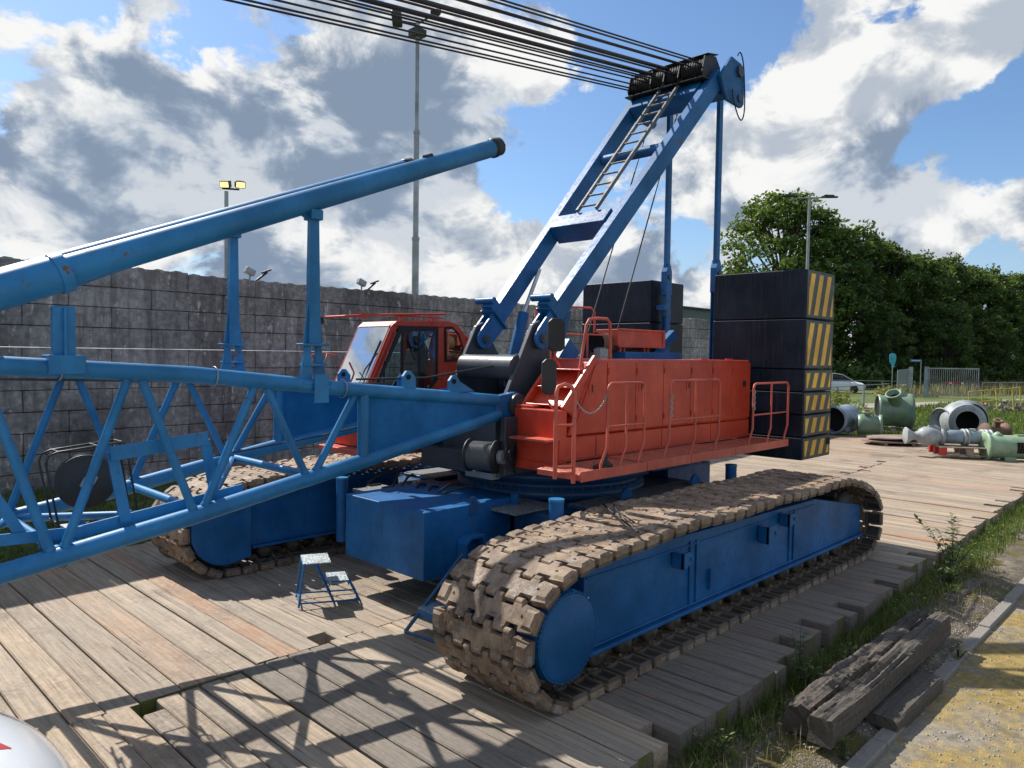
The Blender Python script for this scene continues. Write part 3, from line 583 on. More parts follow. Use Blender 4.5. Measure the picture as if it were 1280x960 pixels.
# engine house, near side
YB = 6.03; ZT = 3.065
m = MB()
m.prism([(7.20, YB, 2.08), (7.72, YB, ZT - .05), (7.77, YB, ZT), (12.0, YB, ZT), (12.0, YB, 2.05)], (0, .72, 0))
eh_ = m.build('engine_house', RED, crane, bevel=.035, seg=3)
m = MB(); m.prism([(7.0, YB, 1.76), (7.0, YB, 2.075), (7.18, YB, 2.075), (12.0, YB, 2.045), (12.0, YB, 1.76)], (0, .715, 0)); m.build('skirt_panel', RED, eh_, bevel=.01)
# proud door leaves on the side, 3 mm gaps between
m = MB(); xs = [7.97, 8.62, 9.31, 10.06, 10.71, 11.35, 11.99]
for a, b in zip(xs[:-1], xs[1:]): m.box(a + .006, b - .006, YB - .016, YB - .001, 2.10, ZT - .045)
m.prism([(7.27, YB - .001, 2.10), (7.72, YB - .001, ZT - .07), (7.955, YB - .001, ZT - .045), (7.955, YB - .001, 2.10)], (0, -.015, 0))
for a, b in ((7.02, 7.75), (7.76, 9.3), (9.31, 10.7), (10.71, 11.98)): m.box(a, b - .008, YB - .013, YB - .001, 1.79, 2.055)
m.build('door_leaf', RED, eh_, bevel=.004)
m = MB()
for x, z in ((7.62, 2.68), (8.73, 2.70), (9.98, 2.68)): m.box(x - .045, x + .045, YB - .024, YB - .017, z - .07, z + .07); m.box(x + .01, x + .03, YB - .03, YB - .0245, z - .05, z + .05, 1)
m.box(11.72, 11.82, YB - .024, YB - .017, 2.62, 2.72, 1)
m.build('door_latch', [RED, BLACK], eh_)
for x in (10.68, 11.48): m = MB(); m.prism([(x + .09 * cos(a), YB + .12 + .05 * sin(a), ZT - .005) for a in [2 * pi * q / 14 for q in range(14)]], (0, 0, .028)); m.build('roof_cap', RED, eh_)
m = MB(); m.box(6.98, 7.18, YB + .004, 6.77, 1.74, 2.42); m.prism([(7.0, 6.45, 2.421), (7.18, 6.45, 2.421), (7.18, 6.77, 2.421), (7.0, 6.77, 2.421)], (0, 0, .04)); m.box(6.95, 7.02, YB - .004, 6.79, 1.64, 1.755); m.build('nose_panel', RED, eh_, bevel=.015, seg=2)
# stair up the front: sloping back, vents, treads
m = MB(); m.prism([(7.18, YB + .02, 2.4), (7.18, 6.75, 2.4), (7.80, 6.75, 3.06), (7.80, YB + .02, 3.06)], (0.12, 0, -.02)); m.build('stair_back', RED, eh_)
for sgn, yy in ((0, YB + .005), (1, 6.72)):
    m = MB(); m.beam((7.12, yy + .02, 2.42), (7.76, yy + .02, 3.08), .05, .10); m.build('stringer', RED, eh_, bevel=.008)
for k in range(3):
    z = 2.46 + .225 * k; x = 7.10 + .19 * k
    m = MB(); m.box(x, x + .26, YB + .06, 6.70, z, z + .018)
    m.prism([(x, YB + .06, z - .001), (x + .26, YB + .06, z - .001), (x + .26, YB + .06, z - .14)], (0, .02, 0)); m.prism([(x, 6.68, z - .001), (x + .26, 6.68, z - .001), (x + .26, 6.68, z - .14)], (0, .02, 0))
    tr = m.build('stair_tread', RED, eh_, bevel=.003)
    m = MB()
    for q in range(5): m.box(x + .155 + q * .006, x + .17 + q * .006, YB + .16, 6.58, z - .14 + q * .025, z - .127 + q * .025)
    m.build('vent_slat', BLACK, tr)
# walkway with gratings and its guard rails
m = MB(); zw = 1.755; YW = 5.36
for a, b, dz in ((6.62, 7.95, 0), (7.96, 9.0, .05), (9.01, 10.25, .05), (10.26, 12.06, .0)):
    m.box(a, b, YW, YB - .02, zw - .06 + dz * .3, zw - .01 + dz * .3, 0); m.box(a + .01, b - .01, YW + .012, YB - .03, zw - .0095 + dz * .3, zw - .002 + dz * .3, 1)
    m.box(a, b, YW - .014, YW - .001, zw - .10, zw + .02, 0)
m.box(6.605, 6.62, YW, YB - .02, zw - .08, zw - .01, 0)
wk = m.build('walkway', [REDP, GRATR], crane, bevel=.003)
m = MB(); m.prism([(7.0, YW + .1, 2.045), (7.0, YB, 2.045), (7.75, YB, 2.045), (7.2, YW + .1, 2.045)], (0, 0, -.03)) if 0 else m.prism([(6.74, 6.0, 2.07), (6.74, 6.62, 2.07), (6.985, 6.62, 2.07), (6.985, 6.0, 2.07)], (0, 0, -.025)); m.build('foot_plate', REDP, wk)
def rail(x0, x1, zt, zb, y=5.36, yin=.13, mid=True, midx=True, r=.017, parent=None, mat=REDP, name='guard_rail'):
    m = MB(); c = .09; yt = y + 0.0; yb = y - .0
    pts = []
    for (x, s) in ((x0, 1), (x1, -1)):
        leg = [(x - .12 * 1, yb, zb), (x - .12, yb, zb + .12), (x, yt, zb + .32), (x, yt, zt - c)]
        arc = [(x + s * c * (1 - cos(a)), yt, zt - c + c * sin(a)) for a in (pi / 8, pi / 4, 3 * pi / 8, pi / 2)]
        pts.append(leg + arc)
    m.tube(pts[0] + list(reversed(pts[1])), r, 10)
    zm = zb + (zt - zb) * .52
    if mid: m.tube([(x0, yt, zm), (x1, yt, zm)], r * .85, 8)
    if midx:
        xm = (x0 + x1) / 2; m.tube([(xm - .12, yb, zb), (xm - .12, yb, zb + .1), (xm, yt, zb + .3), (xm, yt, zt)], r * .9, 8)
    return m.build(name, mat, parent or crane)
rail(7.12, 7.88, 2.78, 1.70, parent=crane); rail(8.46, 9.76, 2.79, 1.70); rail(10.80, 12.03, 2.71, 1.70)
m = MB(); r = .024
m.tube([(6.30, YW + .1, 1.72), (6.30, YW + .1, 2.68), (6.33, YW + .1, 2.75), (6.40, YW + .06, 2.78), (6.47, YW + .02, 2.75), (6.50, YW, 2.68), (6.50, YW, 1.66)], r, 10)
for z in (1.78, 1.85, 2.32): m.tube([(6.30, YW + .1, z), (6.50, YW, z)], .015, 8)
m.tube([(6.50, YW + .02, 1.75), (6.64, YW + .05, 1.73)], .02, 8); m.tube([(6.30, YW + .1, 1.74), (6.64, YW + .3, 1.73)], .02, 8)
m.build('ladder', REDP, crane)
ch = []
for k in range(25):
    t = k / 24; ch.append((6.52 + (7.12 - 6.52) * t, YW, 2.60 + .0 * t - .19 * 4 * t * (1 - t) + .06 * t))
m = MB()
for k in range(24): a, b = V(ch[k]), V(ch[k + 1]); mid = (a + b) / 2; d = (b - a); m.tube([a - d * .1, b + d * .1], .0075, 5, 0); m.obox(mid, (.028, .006 if k % 2 else .018, .018 if k % 2 else .006), Matrix.Identity(3))
m.build('safety_chain', GALV, crane)
for x in (8.47, 10.80):
    m = MB()
    for k in range(14): m.obox((x + .012 * sin(k * 1.7), YW - .02, 2.6 - k * .022), (.018, .02, .028), Matrix.Rotation(k * .9, 3, 'Z'))
    m.build('hanging_chain', GALV, crane)
m = MB(); m.lathe([(0, 0), (.10, 0), (.07, .05), (.03, .09), (.02, .22), (0, .22)], (7.25, YW + .12, zw), (0, 0, 1), 10); m.obox((7.20, YW + .12, zw + .02), (.26, .16, .03), Matrix.Rotation(.3, 3, 'Z')); m.build('black_fitting', BLACK, crane)
# mirrors on arms
for (c, w_, h_, rt) in (((7.15, 6.22, 3.36), .22, .42, .9), ((6.83, 6.05, 2.84), .18, .44, .9)):
    M = Matrix.Rotation(rt + pi / 2, 3, 'Z'); m = MB(); x, z = w_ / 2, h_ / 2; k = .05
    pts = [(-x + k, 0, -z), (x - k, 0, -z), (x, 0, -z + k), (x, 0, z - k), (x - k, 0, z), (-x + k, 0, z), (-x, 0, z - k), (-x, 0, -z + k)]
    m.prism([V(c) + M @ V(p) for p in pts], M @ V((0, .06, 0)), 0); mi = m.build('mirror', BLACK, crane, bevel=.015, seg=2)
    m = MB(); q = V(c) + M @ V((0, -.03, 0)); m.tube([q + V((0, 0, .02)), q + V((0, 0, -.3)), q + V((.1, .0, -.4))], .014, 8); m.obox(q, (.03, .03, .16)); m.build('mirror_arm', REDP, mi)
# hand rails on the roof
m = MB(); z0 = 3.06
m.tube([(7.36, 6.14, 2.52), (7.5, 6.14, 2.75), (7.62, 6.14, 3.3), (7.66, 6.14, 3.5), (7.72, 6.14, 3.58), (7.9, 6.14, 3.6), (8.1, 6.14, 3.6), (8.17, 6.14, 3.55), (8.19, 6.14, 3.05)], .02, 8); m.tube([(7.58, 6.14, 2.85), (7.40, 6.18, 2.55)], .018, 8)
m.tube([(7.62, 6.72, 3.0), (7.62, 6.72, 3.45), (7.7, 6.72, 3.5), (7.8, 6.72, 3.52)], .018, 8)
m.build('hand_rail', REDP, crane)
m = MB(); y1, y2 = 7.15, 7.9
m.tube([(8.6, y2, 3.0), (8.6, y2, 3.82), (8.66, y2, 3.88), (8.8, y2, 3.88)], .018, 8)
m.tube([(8.8, y2, 3.88), (10.1, y2 + .1, 3.92), (10.2, y2 + .1, 3.86), (10.2, y2 + .1, 3.2)], .018, 8); m.tube([(8.6, y2, 3.45), (10.2, y2 + .1, 3.45)], .015, 8); m.tube([(9.3, y2 + .03, 3.9), (9.3, y2 + .03, 3.45)], .015, 8)
m.build('guard_rail', REDP, crane)
m = MB(); m.tube([(8.7, 6.95, 3.0), (8.7, 6.95, 3.42), (9.15, 6.95, 3.42)], .018, 8); m.build('guard_rail', REDP, crane)
# silencer box with rolled cover on the roof
m = MB(); m.box(9.35, 10.6, 6.86, 7.30, 3.26, 3.52); m.box(9.33, 10.62, 6.84, 6.858, 3.24, 3.265); m.box(9.33, 10.62, 6.84, 6.858, 3.50, 3.53); m.box(10.56, 10.62, 6.84, 6.858, 3.266, 3.499); m.box(9.33, 9.36, 6.84, 6.858, 3.266, 3.499)
sb = m.build('silencer_guard', REDP, crane, bevel=.01, seg=2)
m = MB()
for x in (9.45, 9.55, 10.1, 10.2): m.box(x, x + .03, 6.9, 6.93, 3.0, 3.26)
m.build('bracket', REDP, sb)
m = MB(); 
m.lathe([(.16, 0), (.17, .1), (.15, .3), (.155, .5)], (9.02, 7.05, 3.30), (1, .1, 0), 20); m.lathe([(.14, .01), (0, .04)], (9.02, 7.05, 3.30), (1, .1, 0), 20, 1); m.tube([(9.1, 7.1, 3.1), (9.7, 7.1, 3.08), (10.8, 7.12, 3.16)], .12, 12)
m.build('exhaust_pipe', [RUST, DARK], crane)
m = MB(); m.box(8.1, 8.28, 6.24, 6.36, 3.06, 3.20); m.box(8.12, 8.26, 6.26, 6.34, 3.201, 3.215); m.build('junction_box', GALV, crane, bevel=.006)
m = MB(); m.box(9.4, 11.0, 6.76, 7.0, 3.0, 3.17); m.beam((10.3, 7.0, 3.0), (11.1, 7.0, 3.5), .12, .15); m.build('winch_frame', BLUE, crane, bevel=.008)
m = MB(); m.beam((8.0, 6.9, 2.9), (8.3, 6.9, 3.25), .1, .3); m.build('winch_bracket', BLUE, crane, bevel=.008)

# far side deck house (mostly hidden) behind the cab
m = MB(); m.prism([(8.35, 8.42, 1.76), (8.35, 8.42, 2.45), (8.6, 8.42, 2.9), (12.0, 8.42, 2.95), (12.0, 8.42, 1.76)], (0, .70, 0)); m.build('pump_house', RED, crane, bevel=.03, seg=2)
m = MB(); m.box(5.9, 9.0, 8.5, 9.75, 1.66, 1.74); m.build('cab_deck', REDP, crane, bevel=.01)
# --- winch drums and machinery between the side plates
m = MB(); m.lathe([(0, 0), (.42, 0), (.42, .04), (.30, .05), (.30, .85), (.42, .86), (.42, .90), (0, .9)], (8.3, 7.1, 2.72), (0, 1, 0), 32); m.lathe([(0, 0), (.36, 0), (.36, .03), (.25, .04), (.25, .85), (.36, .86), (.36, .9), (0, .9)], (9.3, 7.1, 2.7), (0, 1, 0), 32)
for k in range(26): a = 7.16 + k * .03; m.lathe([(.315, 0), (.327, .014), (.315, .028)], (8.3, a, 2.72), (0, 1, 0), 28)
m.build('winch_drum', BLACK, crane)
m = MB(); m.tube([(7.3, 7.02, 2.93), (7.3, 8.08, 2.93)], .17, 20); m.tube([(7.25, 7.02, 2.35), (7.25, 8.08, 2.35)], .14, 18); m.box(6.9, 7.1, 7.03, 8.07, 1.8, 2.3); m.build('cross_shaft', CHAR, crane)
m = MB()
for k in range(10):
    an0 = .5 + k * .16; an1 = an0 + .165; r0, r1 = .50, .44
for yy in (7.2, 7.55):
    poly = []
    for k in range(9): an = .55 + k * .22; poly.append((8.15 + .52 * cos(an), yy, 2.62 + .50 * sin(an)))
    for k in range(8, -1, -1): an = .55 + k * .22; poly.append((8.15 + .44 * cos(an), yy, 2.62 + .42 * sin(an)))
    m.prism(poly, (0, .30, 0))
m.build('drum_cover', CHAR, crane)
# small winch below the boom foot
m = MB(); o_ = (6.62, 6.86, 1.78); dv = (-.35, 1, 0)
m.lathe([(0, 0), (.215, 0), (.215, .02), (.16, .025), (.16, .38), (.215, .385), (.215, .405), (0, .405)], (6.66, 6.74, 1.80), (-.35, 1, 0), 28)
wd = m.build('tugger_winch', BLACK, crane)
m = MB()
for k in range(15): q = V((6.66, 6.74, 1.80)) + V((-.35, 1, 0)).normalized() * (.03 + k * .0232); m.lathe([(.172, 0), (.186, .0116), (.172, .0232)], q, (-.35, 1, 0), 26)
m.build('wound_rope', m_simple('grey_wound_rope', (.13, .14, .15), .5, metal=.4), wd)
m = MB()
for k in range(5):
    a0 = ru(0, 6); m.tube([V((6.68, 6.70, 1.80)) + V((.05 * cos(a0), -.02, .1 * sin(a0))), V((6.72 + ru(-.05, .1), 6.6 + ru(-.05, .05), 1.80 + ru(-.2, .22))), V((6.85, 6.62, 1.7 + ru(-.2, .2))), V((6.98, 6.72, 1.75 + ru(-.1, .3)))], .012, 6)
m.build('hydraulic_hose', BLACK, wd)
m = MB(); m.cyl((6.69, 6.66, 1.80), (6.67, 6.72, 1.80), .09, 14); m.box(6.62, 6.76, 6.80, 7.3, 1.5, 1.58); m.build('winch_motor', GALV, wd)

LADM = paint('weathered_ladder_aluminium', (.16, .165, .17), .6, dirt=(.08, .08, .08), damt=.4, coat=0)
# --- A-frame: dark side plates, legs, cross beams, ladder, head, back stays
for y, s in ((6.965, -1), (8.095, 1)):
    m = MB(); m.prism([(6.95, y, 1.8), (7.02, y, 2.55), (7.53, y, 3.52), (7.68, y, 3.58), (7.80, y, 3.50), (7.86, y, 3.3), (8.25, y, 2.75), (8.5, y, 2.55), (8.5, y, 1.8)], (0, .07, 0)); m.build('boom_foot_plate', CHAR, crane, bevel=.008)
def apt(x, off=0):   # A-frame axis in side view
    t = (x - 7.64) / (12.0 - 7.64); return V((x, 0, 3.33 + t * 4.72))
ax = V((4.36, 0, 4.72)).normalized(); an_ = V((-ax.z, 0, ax.x))   # an_: towards the lit upper side
def leg(y0, y1):
    pass
for s in (-1, 1):
    yb, yt = CY + s * .57, CY + s * .80
    nm = MB()
    P0 = V((7.90, yb, 3.61)); P2 = V((11.95, yt, 8.0))
    nm.beam(P0, P2, .17, .27, up=tuple(an_), w1=.17, h1=.28)
    lg = nm.build('frame_leg', BLUE, crane, bevel=.012)
    # fork and pin
    k = MB()
    for dy in (-.085, .085):
        pl = []
        c = V((7.64, yb + dy, 3.33))
        for q in range(9): a = pi * .5 + pi * q / 8; pl.append(c + ax * (.15 * cos(a)) + an_ * (.15 * sin(a)))
        pl += [c + ax * .42 - an_ * .17, c + ax * .42 + an_ * .15]
        k.prism([p - V((0, .02, 0)) for p in pl], (0, .04, 0))
    k.obox(V((7.64, yb, 3.33)) + ax * .40, (.03, .30, .40), Matrix((ax, V((0, 1, 0)), an_)).transposed()); k.build('fork', BLUE, lg, bevel=.006)
    k = MB(); k.cyl((7.64, yb - .14, 3.33), (7.64, yb + .14, 3.33), .065, 18); k.cyl((7.64, yb - .15, 3.33), (7.64, yb - .14, 3.33), .035, 12); k.build('pin', CHAR, lg)
    # bracket with short cross pipe on the front of the leg
    k = MB(); b0 = V((7.98, yb, 3.70)) + an_ * .13
    k.obox(b0 + an_ * .07, (.18, .20, .14), Matrix((ax, V((0, 1, 0)), an_)).transposed()); k.tube([b0 + an_ * .17 + V((0, -.15, 0)), b0 + an_ * .17 + V((0, .22, 0))], .05, 14); k.build('saddle_bracket', BLUE, lg, bevel=.01)
    # luffing cylinder
    k = MB(); a, b = V((8.03, CY + s * .42, 2.6)), V((8.40, CY + s * .42, 3.75)); k.cyl(a, b, .085, 18); k.build('luffing_cylinder', BLUE, lg)
    k = MB(); c = V((8.78, CY + s * .45, 4.45)); k.cyl(b, c, .032, 12); k.cyl(b + V((.05, .05, 0)), c + V((.05, .05, 0)), .014, 8); k.build('piston_rod', CHROME, lg)
for (x, w_) in ((9.32, .30), (10.6, .16), (11.62, .30)):
    p = apt(x); hw = .57 + (.80 - .57) * (x - 7.9) / 4.1 - .10
    m = MB()
    if w_ < .2: m.tube([p + V((0, CY - hw, 0)), p + V((0, CY + hw, 0))], .09, 16)
    else: m.obox(p + V((0, CY, 0)), (w_, 2 * hw, .34), Matrix((ax, V((0, 1, 0)), an_)).transposed())
    m.build('cross_beam', BLUE, crane, bevel=.01)
m = MB(); a0, a1 = apt(9.42) + an_ * .20, apt(11.85) + an_ * .22; w2 = .19
for s in (-1, 1): m.beam(a0 + V((0, CY + s * w2 - .08, 0)), a1 + V((0, CY + s * w2 - .08, 0)), .035, .06, up=tuple(an_))
for k in range(13): q = a0.lerp(a1, (k + .4) / 13); m.tube([q + V((0, CY - w2 - .08, 0)), q + V((0, CY + w2 - .08, 0))], .018, 8)
m.build('ladder', LADM, crane)
m = MB(); m.box(11.62, 11.92, CY - .92, CY + .92, 7.72, 7.92, 0); m.build('grab_bar', BOOMB, crane, bevel=.01) if 0 else None
# head: end plates, sheaves, guard
for s in (-1, 1):
    y = CY + s * .92
    m = MB(); m.prism([(11.78, y - .035, 7.95), (12.0, y - .035, 7.60), (12.55, y - .035, 7.58), (12.62, y - .035, 7.65), (12.62, y - .035, 8.18), (12.5, y - .035, 8.34), (12.15, y - .035, 8.38)], (0, .07, 0)); hp = m.build('head_plate', BLUE, crane, bevel=.01)
    m = MB(); m.cyl((12.42, y - .08, 8.18), (12.42, y + .08, 8.18), .10, 18); m.build('pin', CHAR, hp); m = MB(); m.cyl((12.45, y - .06, 7.72), (12.45, y + .06, 7.72), .07, 16); m.build('pin', CHAR, hp)
m = MB(); m.tube([(12.1, CY - .9, 7.95), (12.1, CY + .9, 7.95)], .14, 20); m.box(11.75, 12.35, CY - .80, CY + .80, 7.72, 7.90); m.build('head_beam', BLUE, crane, bevel=.01)
m = MB()
for k in range(30):
    y = CY - .72 + k * .049 + (.03 if k > 14 else 0); m.lathe([(0, 0), (.19, 0), (.215, .004), (.195, .018), (.215, .032), (.19, .036), (0, .036)], (11.78, y, 8.12), (0, 1, 0), 28)
m.build('sheave', BLACK, crane)
m = MB()
for y in (CY - .76, CY - .28, CY + .02, CY + .30, CY + .78): m.prism([(11.50, y, 8.0), (11.58, y, 8.28), (11.95, y, 8.36), (12.1, y, 8.2), (12.1, y, 7.9), (11.55, y, 7.9)], (0, .025, 0))
m.box(11.45, 12.1, CY - .8, CY + .82, 7.87, 7.895); m.obox((11.78, CY, 8.35), (.36, 1.6, .015), Matrix.Rotation(-.2, 3, 'Y'))
m.build('sheave_guard', BLACK, crane, bevel=.004)
m = MB()
for y in (CY - .55, CY - .45): m.tube([(11.9, y, 8.3), (11.9, y, 8.42), (11.95, y, 8.46), (12.0, y, 8.42), (12.0, y, 8.3)], .01, 6)
m.build('hoop', BLACK, crane)
m = MB(); m.tube([tuple(q) for q in catmull([(12.3, CY - .98, 8.25), (12.3, CY - .98, 8.42), (12.4, CY - .98, 8.5), (12.5, CY - .98, 8.38), (12.56, CY - .98, 8.1), (12.6, CY - .98, 7.6), (12.52, CY - .98, 7.36), (12.38, CY - .98, 7.38), (12.2, CY - .98, 7.62), (12.15, CY - .98, 7.85)], 6)[6:-6]], .012, 8); m.build('hose_loop', RUB, crane)
for s in (-1, 1):
    y = CY + s * .53; ang = .35 * s
    m = MB(); m.box(12.47, 12.60, y - .035, y + .035, 4.45, 7.9); m.box(12.455, 12.615, y - .06, y - .036, 1.7, 4.5); m.box(12.455, 12.615, y + .036, y + .06, 1.7, 4.5); m.box(12.50, 12.57, y - .0355, y + .0355, 2.0, 3.9)
    m.prism([(12.44, y - .065, 4.3), (12.44, y - .065, 4.75), (12.50, y - .065, 4.9), (12.57, y - .065, 4.9), (12.63, y - .065, 4.75), (12.63, y - .065, 4.3)], (0, .13, 0))
    if s > 0: m.prism([(12.2, y - .12, 3.1), (12.2, y - .12, 3.3), (12.35, y - .12, 3.5), (12.44, y - .12, 3.5), (12.44, y - .12, 3.1)], (0, .24, 0)); m.box(12.34, 12.46, y - .1, y + .1, 4.0, 4.1)
    bs = m.build('back_stay', BLUE, crane, bevel=.006)
    m = MB(); m.cyl((12.535, y - .09, 4.65), (12.535, y + .09, 4.65), .045, 14); m.build('pin', CHAR, bs)
# luffing ropes down to the drum
m = MB(); m.tube([(11.4, CY - .35, 7.35), (9.6, 7.2, 3.1)], .012, 6); m.tube([(11.0, CY + .05, 6.9), (9.2, 7.5, 3.0)], .012, 6); m.build('hoist_rope', ROPE, crane)
# pendant ropes from the head to the front
m = MB(); sl_ = .128
ys = [8.26, 8.20, 8.1, 8.02, 7.93, 7.88, 7.72, 7.62, 7.57, 7.40, 7.28, 7.12, 7.0, 6.90]
zs = [8.02, 8.12, 8.0, 8.2, 8.1, 8.24, 8.1, 8.22, 8.26, 8.12, 8.26, 8.2, 8.28, 8.18]
for i, (y, z) in enumerate(zip(ys, zs)):
    r = .014 if i not in (5, 8) else .034
    pts = [(11.7 - t * 19.5, y, z - t * 19.5 * sl_ - .0 * 4 * t * (1 - t)) for t in [k / 14 for k in range(15)]]
    m.tube(pts, r, 7)
m.build('pendant_rope', ROPE, crane)

# hoses and fittings in front of the slewing ring
for k in range(7):
    m = MB(); y0 = 8.9 - k * .28; m.tube([tuple(q) for q in catmull([(6.9, y0, 1.15), (6.6 + ru(-.1, .1), y0 + .1, 1.32 + ru(-.05, .08)), (6.35, y0 + ru(-.1, .3), 1.22), (6.5, y0 + .35, 1.12), (7.0, y0 + .4, 1.12)], 5)[4:18]], .018, 6); m.build('hydraulic_hose', BLACK, crane)
for k in range(5):
    m = MB(); y0 = 8.75 - k * .22; m.cyl((6.75, y0, 1.1), (6.75, y0, 1.22 + .04 * (k % 2)), .035, 10); m.cyl((6.7, y0, 1.2), (6.9, y0, 1.2), .02, 8); m.build('valve_fitting', GALV, crane)
for x in (7.99, 8.64, 9.33, 10.08, 10.73, 11.37):
    for z in (2.25, 2.9): m = MB(); m.box(x - .012, x + .012, YB - .026, YB - .0165, z - .04, z + .04); m.cyl((x, YB - .028, z - .045), (x, YB - .028, z + .045), .007, 6); m.build('hinge', RED, eh_)
# --- counterweights
Z = [1.405, 1.79, 2.17, 2.55, 2.93, 3.77, 4.59]
def stripes(m, xa, xb, z0, z1, y):
    # diagonal stripes clipped to a framed panel
    def clip(poly, f):
        o = []
        for i in range(len(poly)):
            a, b = poly[i], poly[(i + 1) % len(poly)]; fa, fb = f(a), f(b)
            if fa >= 0: o.append(a)
            if fa * fb < 0: t = fa / (fa - fb); o.append((a[0] + (b[0] - a[0]) * t, a[1] + (b[1] - a[1]) * t))
        return o
    bx, bz = .06, .045; X0, X1, Z0, Z1 = xa + bx, xb - bx, z0 + bz, z1 - bz; sl = .30 if (z1 - z0) > .5 else .42; pitch = .335; wd = .17
    for k in range(-4, 9):
        c = X0 - .12 + k * pitch; H = Z1 - Z0; dx = H * sl
        poly = [(c, Z0), (c + wd, Z0), (c + wd + dx, Z1), (c + dx, Z1)]
        poly = clip(poly, lambda p: p[0] - X0); poly = clip(poly, lambda p: X1 - p[0]) if len(poly) > 2 else poly
        if len(poly) > 2: m.add([(p[0], y, p[1]) for p in poly], [tuple(range(len(poly)))], 1)
for s in (-1, 1):
    ya, yb = (5.19, 6.88) if s < 0 else (8.22, 9.91)
    st = bpy.data.objects.new('counterweight_stack', None); C.objects.link(st); st.parent = crane; st.location = V((12.8, (ya + yb) / 2, 1.4)) - V(crane['_o']); st['_o'] = [12.8, (ya + yb) / 2, 1.4]
    for k in range(6):
        m = MB(); d = .004 * (k % 2); m.box(12.22 + d, 13.40 - d, ya + d, yb - d, Z[k] + .006, Z[k + 1] - .006)
        sl2 = m.build('counterweight_slab', NAVY, st, bevel=.012)
        p = MB(); p.box(12.25, 13.37, ya - .008, ya + .002, Z[k] + .025, Z[k + 1] - .025, 0)
        if s < 0: stripes(p, 12.25, 13.37, Z[k] + .02, Z[k + 1] - .02, ya - .0105)
        if s < 0 and k == 0: p.box(13.22, 13.36, ya - .016, ya - .012, Z[0] + .20, Z[0] + .32, 2)
        p.build('hazard_panel' if s < 0 else 'end_panel', [HAZG, HAZY, DARK] if s < 0 else [NAVY], sl2)
m = MB(); m.box(12.2, 13.3, 6.9, 8.2, 1.6, 1.9); m.build('counterweight_carrier', CHAR, crane)
m = MB(); m.box(11.4, 12.18, 6.3, 6.8, 1.55, 1.68); m.build('rear_bracket', REDP, crane)

# --- operator cab
yn, yf = 8.95, 9.82
cab = bpy.data.objects.new('operator_cab', None); C.objects.link(cab); cab.parent = crane; cab.location = V((7.1, 9.4, 1.75)) - V(crane['_o']); cab['_o'] = [7.1, 9.4, 1.75]
zb = 1.75
side = [(6.10, zb), (6.05, 2.35), (6.62, 3.50), (6.72, 3.575), (7.72, 3.62), (7.9, 3.58), (8.05, 3.45), (8.14, 3.2), (8.16, 2.7), (8.1, zb)]
winA = [(6.36, 2.60), (6.80, 3.42), (7.46, 3.45), (7.46, 2.78), (7.28, 2.56)]
winB = [(7.66, 2.98), (7.64, 3.51), (7.80, 3.52), (7.93, 3.42), (8.02, 3.22), (8.03, 3.02)]
def side_wall(y, dy):
    # panel with real openings: made of strips round the windows
    m = MB()
    def pr(poly): m.prism([(a, y, b) for a, b in poly], (0, dy, 0))
    pr([(6.10, zb), (6.05, 2.35), (6.115, 2.48), (7.28, 2.48), (7.54, 2.70), (8.16, 2.70), (8.1, zb)])
    pr([(6.115, 2.48), (6.62, 3.50), (6.74, 3.50), (6.27, 2.48)])
    pr([(6.62, 3.50), (6.72, 3.575), (7.72, 3.62), (7.60, 3.52), (6.76, 3.50)])
    pr([(7.50, 2.70), (7.50, 3.51), (7.64, 3.515), (7.64, 2.70)])
    pr([(7.64, 3.515), (7.60, 3.52), (7.72, 3.62), (7.9, 3.58), (8.05, 3.45), (8.14, 3.2), (8.16, 2.7), (7.64, 2.70), (7.64, 2.97), (8.04, 3.0), (8.03, 3.22), (7.94, 3.43), (7.80, 3.53)])
    return m
side_wall(yn, .04).build('side_wall', RED, cab, bevel=.008); side_wall(yf - .04, .04).build('side_wall', RED, cab, bevel=.008)
def window(y, s):
    fr = MB(); t = .05
    o = [(6.27, 2.48), (6.76, 3.50), (7.50, 3.51), (7.50, 2.70), (7.28, 2.48)]; inn = winA
    n = 5
    for i in range(n):
        a, b, c, d = o[i], o[(i + 1) % n], inn[(i + 1) % n], inn[i]; fr.prism([(a[0], y, a[1]), (b[0], y, b[1]), (c[0], y, c[1]), (d[0], y, d[1])], (0, s * .02, 0))
    fr.box(6.80, 6.83, min(y, y + s * .02), max(y, y + s * .02), 2.60, 3.42); fr.box(7.12, 7.14, min(y, y + s * .02), max(y, y + s * .02), 2.60, 3.42)
    w0 = fr.build('cab_window', RUB, cab)
    g = MB(); g.prism([(a, y + s * .008, b) for a, b in winA], (0, s * .004, 0)); g.build('pane', GLASS, w0)
    fr = MB(); q = winB; ce = (7.84, 3.24); q2 = [(ce[0] + (a - ce[0]) * .88, ce[1] + (b - ce[1]) * .9) for a, b in q]
    for i in range(6): a, b, c, d = q[i], q[(i + 1) % 6], q2[(i + 1) % 6], q2[i]; fr.prism([(a[0], y, a[1]), (b[0], y, b[1]), (c[0], y, c[1]), (d[0], y, d[1])], (0, s * .02, 0))
    w1 = fr.build('cab_window', RUB, cab); g = MB(); g.prism([(a, y + s * .008, b) for a, b in winB], (0, s * .004, 0)); g.build('pane', GLASS, w1)
window(yn + .0, -1); window(yf, 1)
m = MB(); m.prism([(6.05, yn + .04, 2.35), (6.10, yn + .04, zb), (6.14, yn + .04, zb), (6.09, yn + .04, 2.35)], (0, yf - yn - .08, 0)); m.build('front_panel', RED, cab, bevel=.006)
m = MB(); a, b = V((6.06, 0, 2.37)), V((6.62, 0, 3.51))
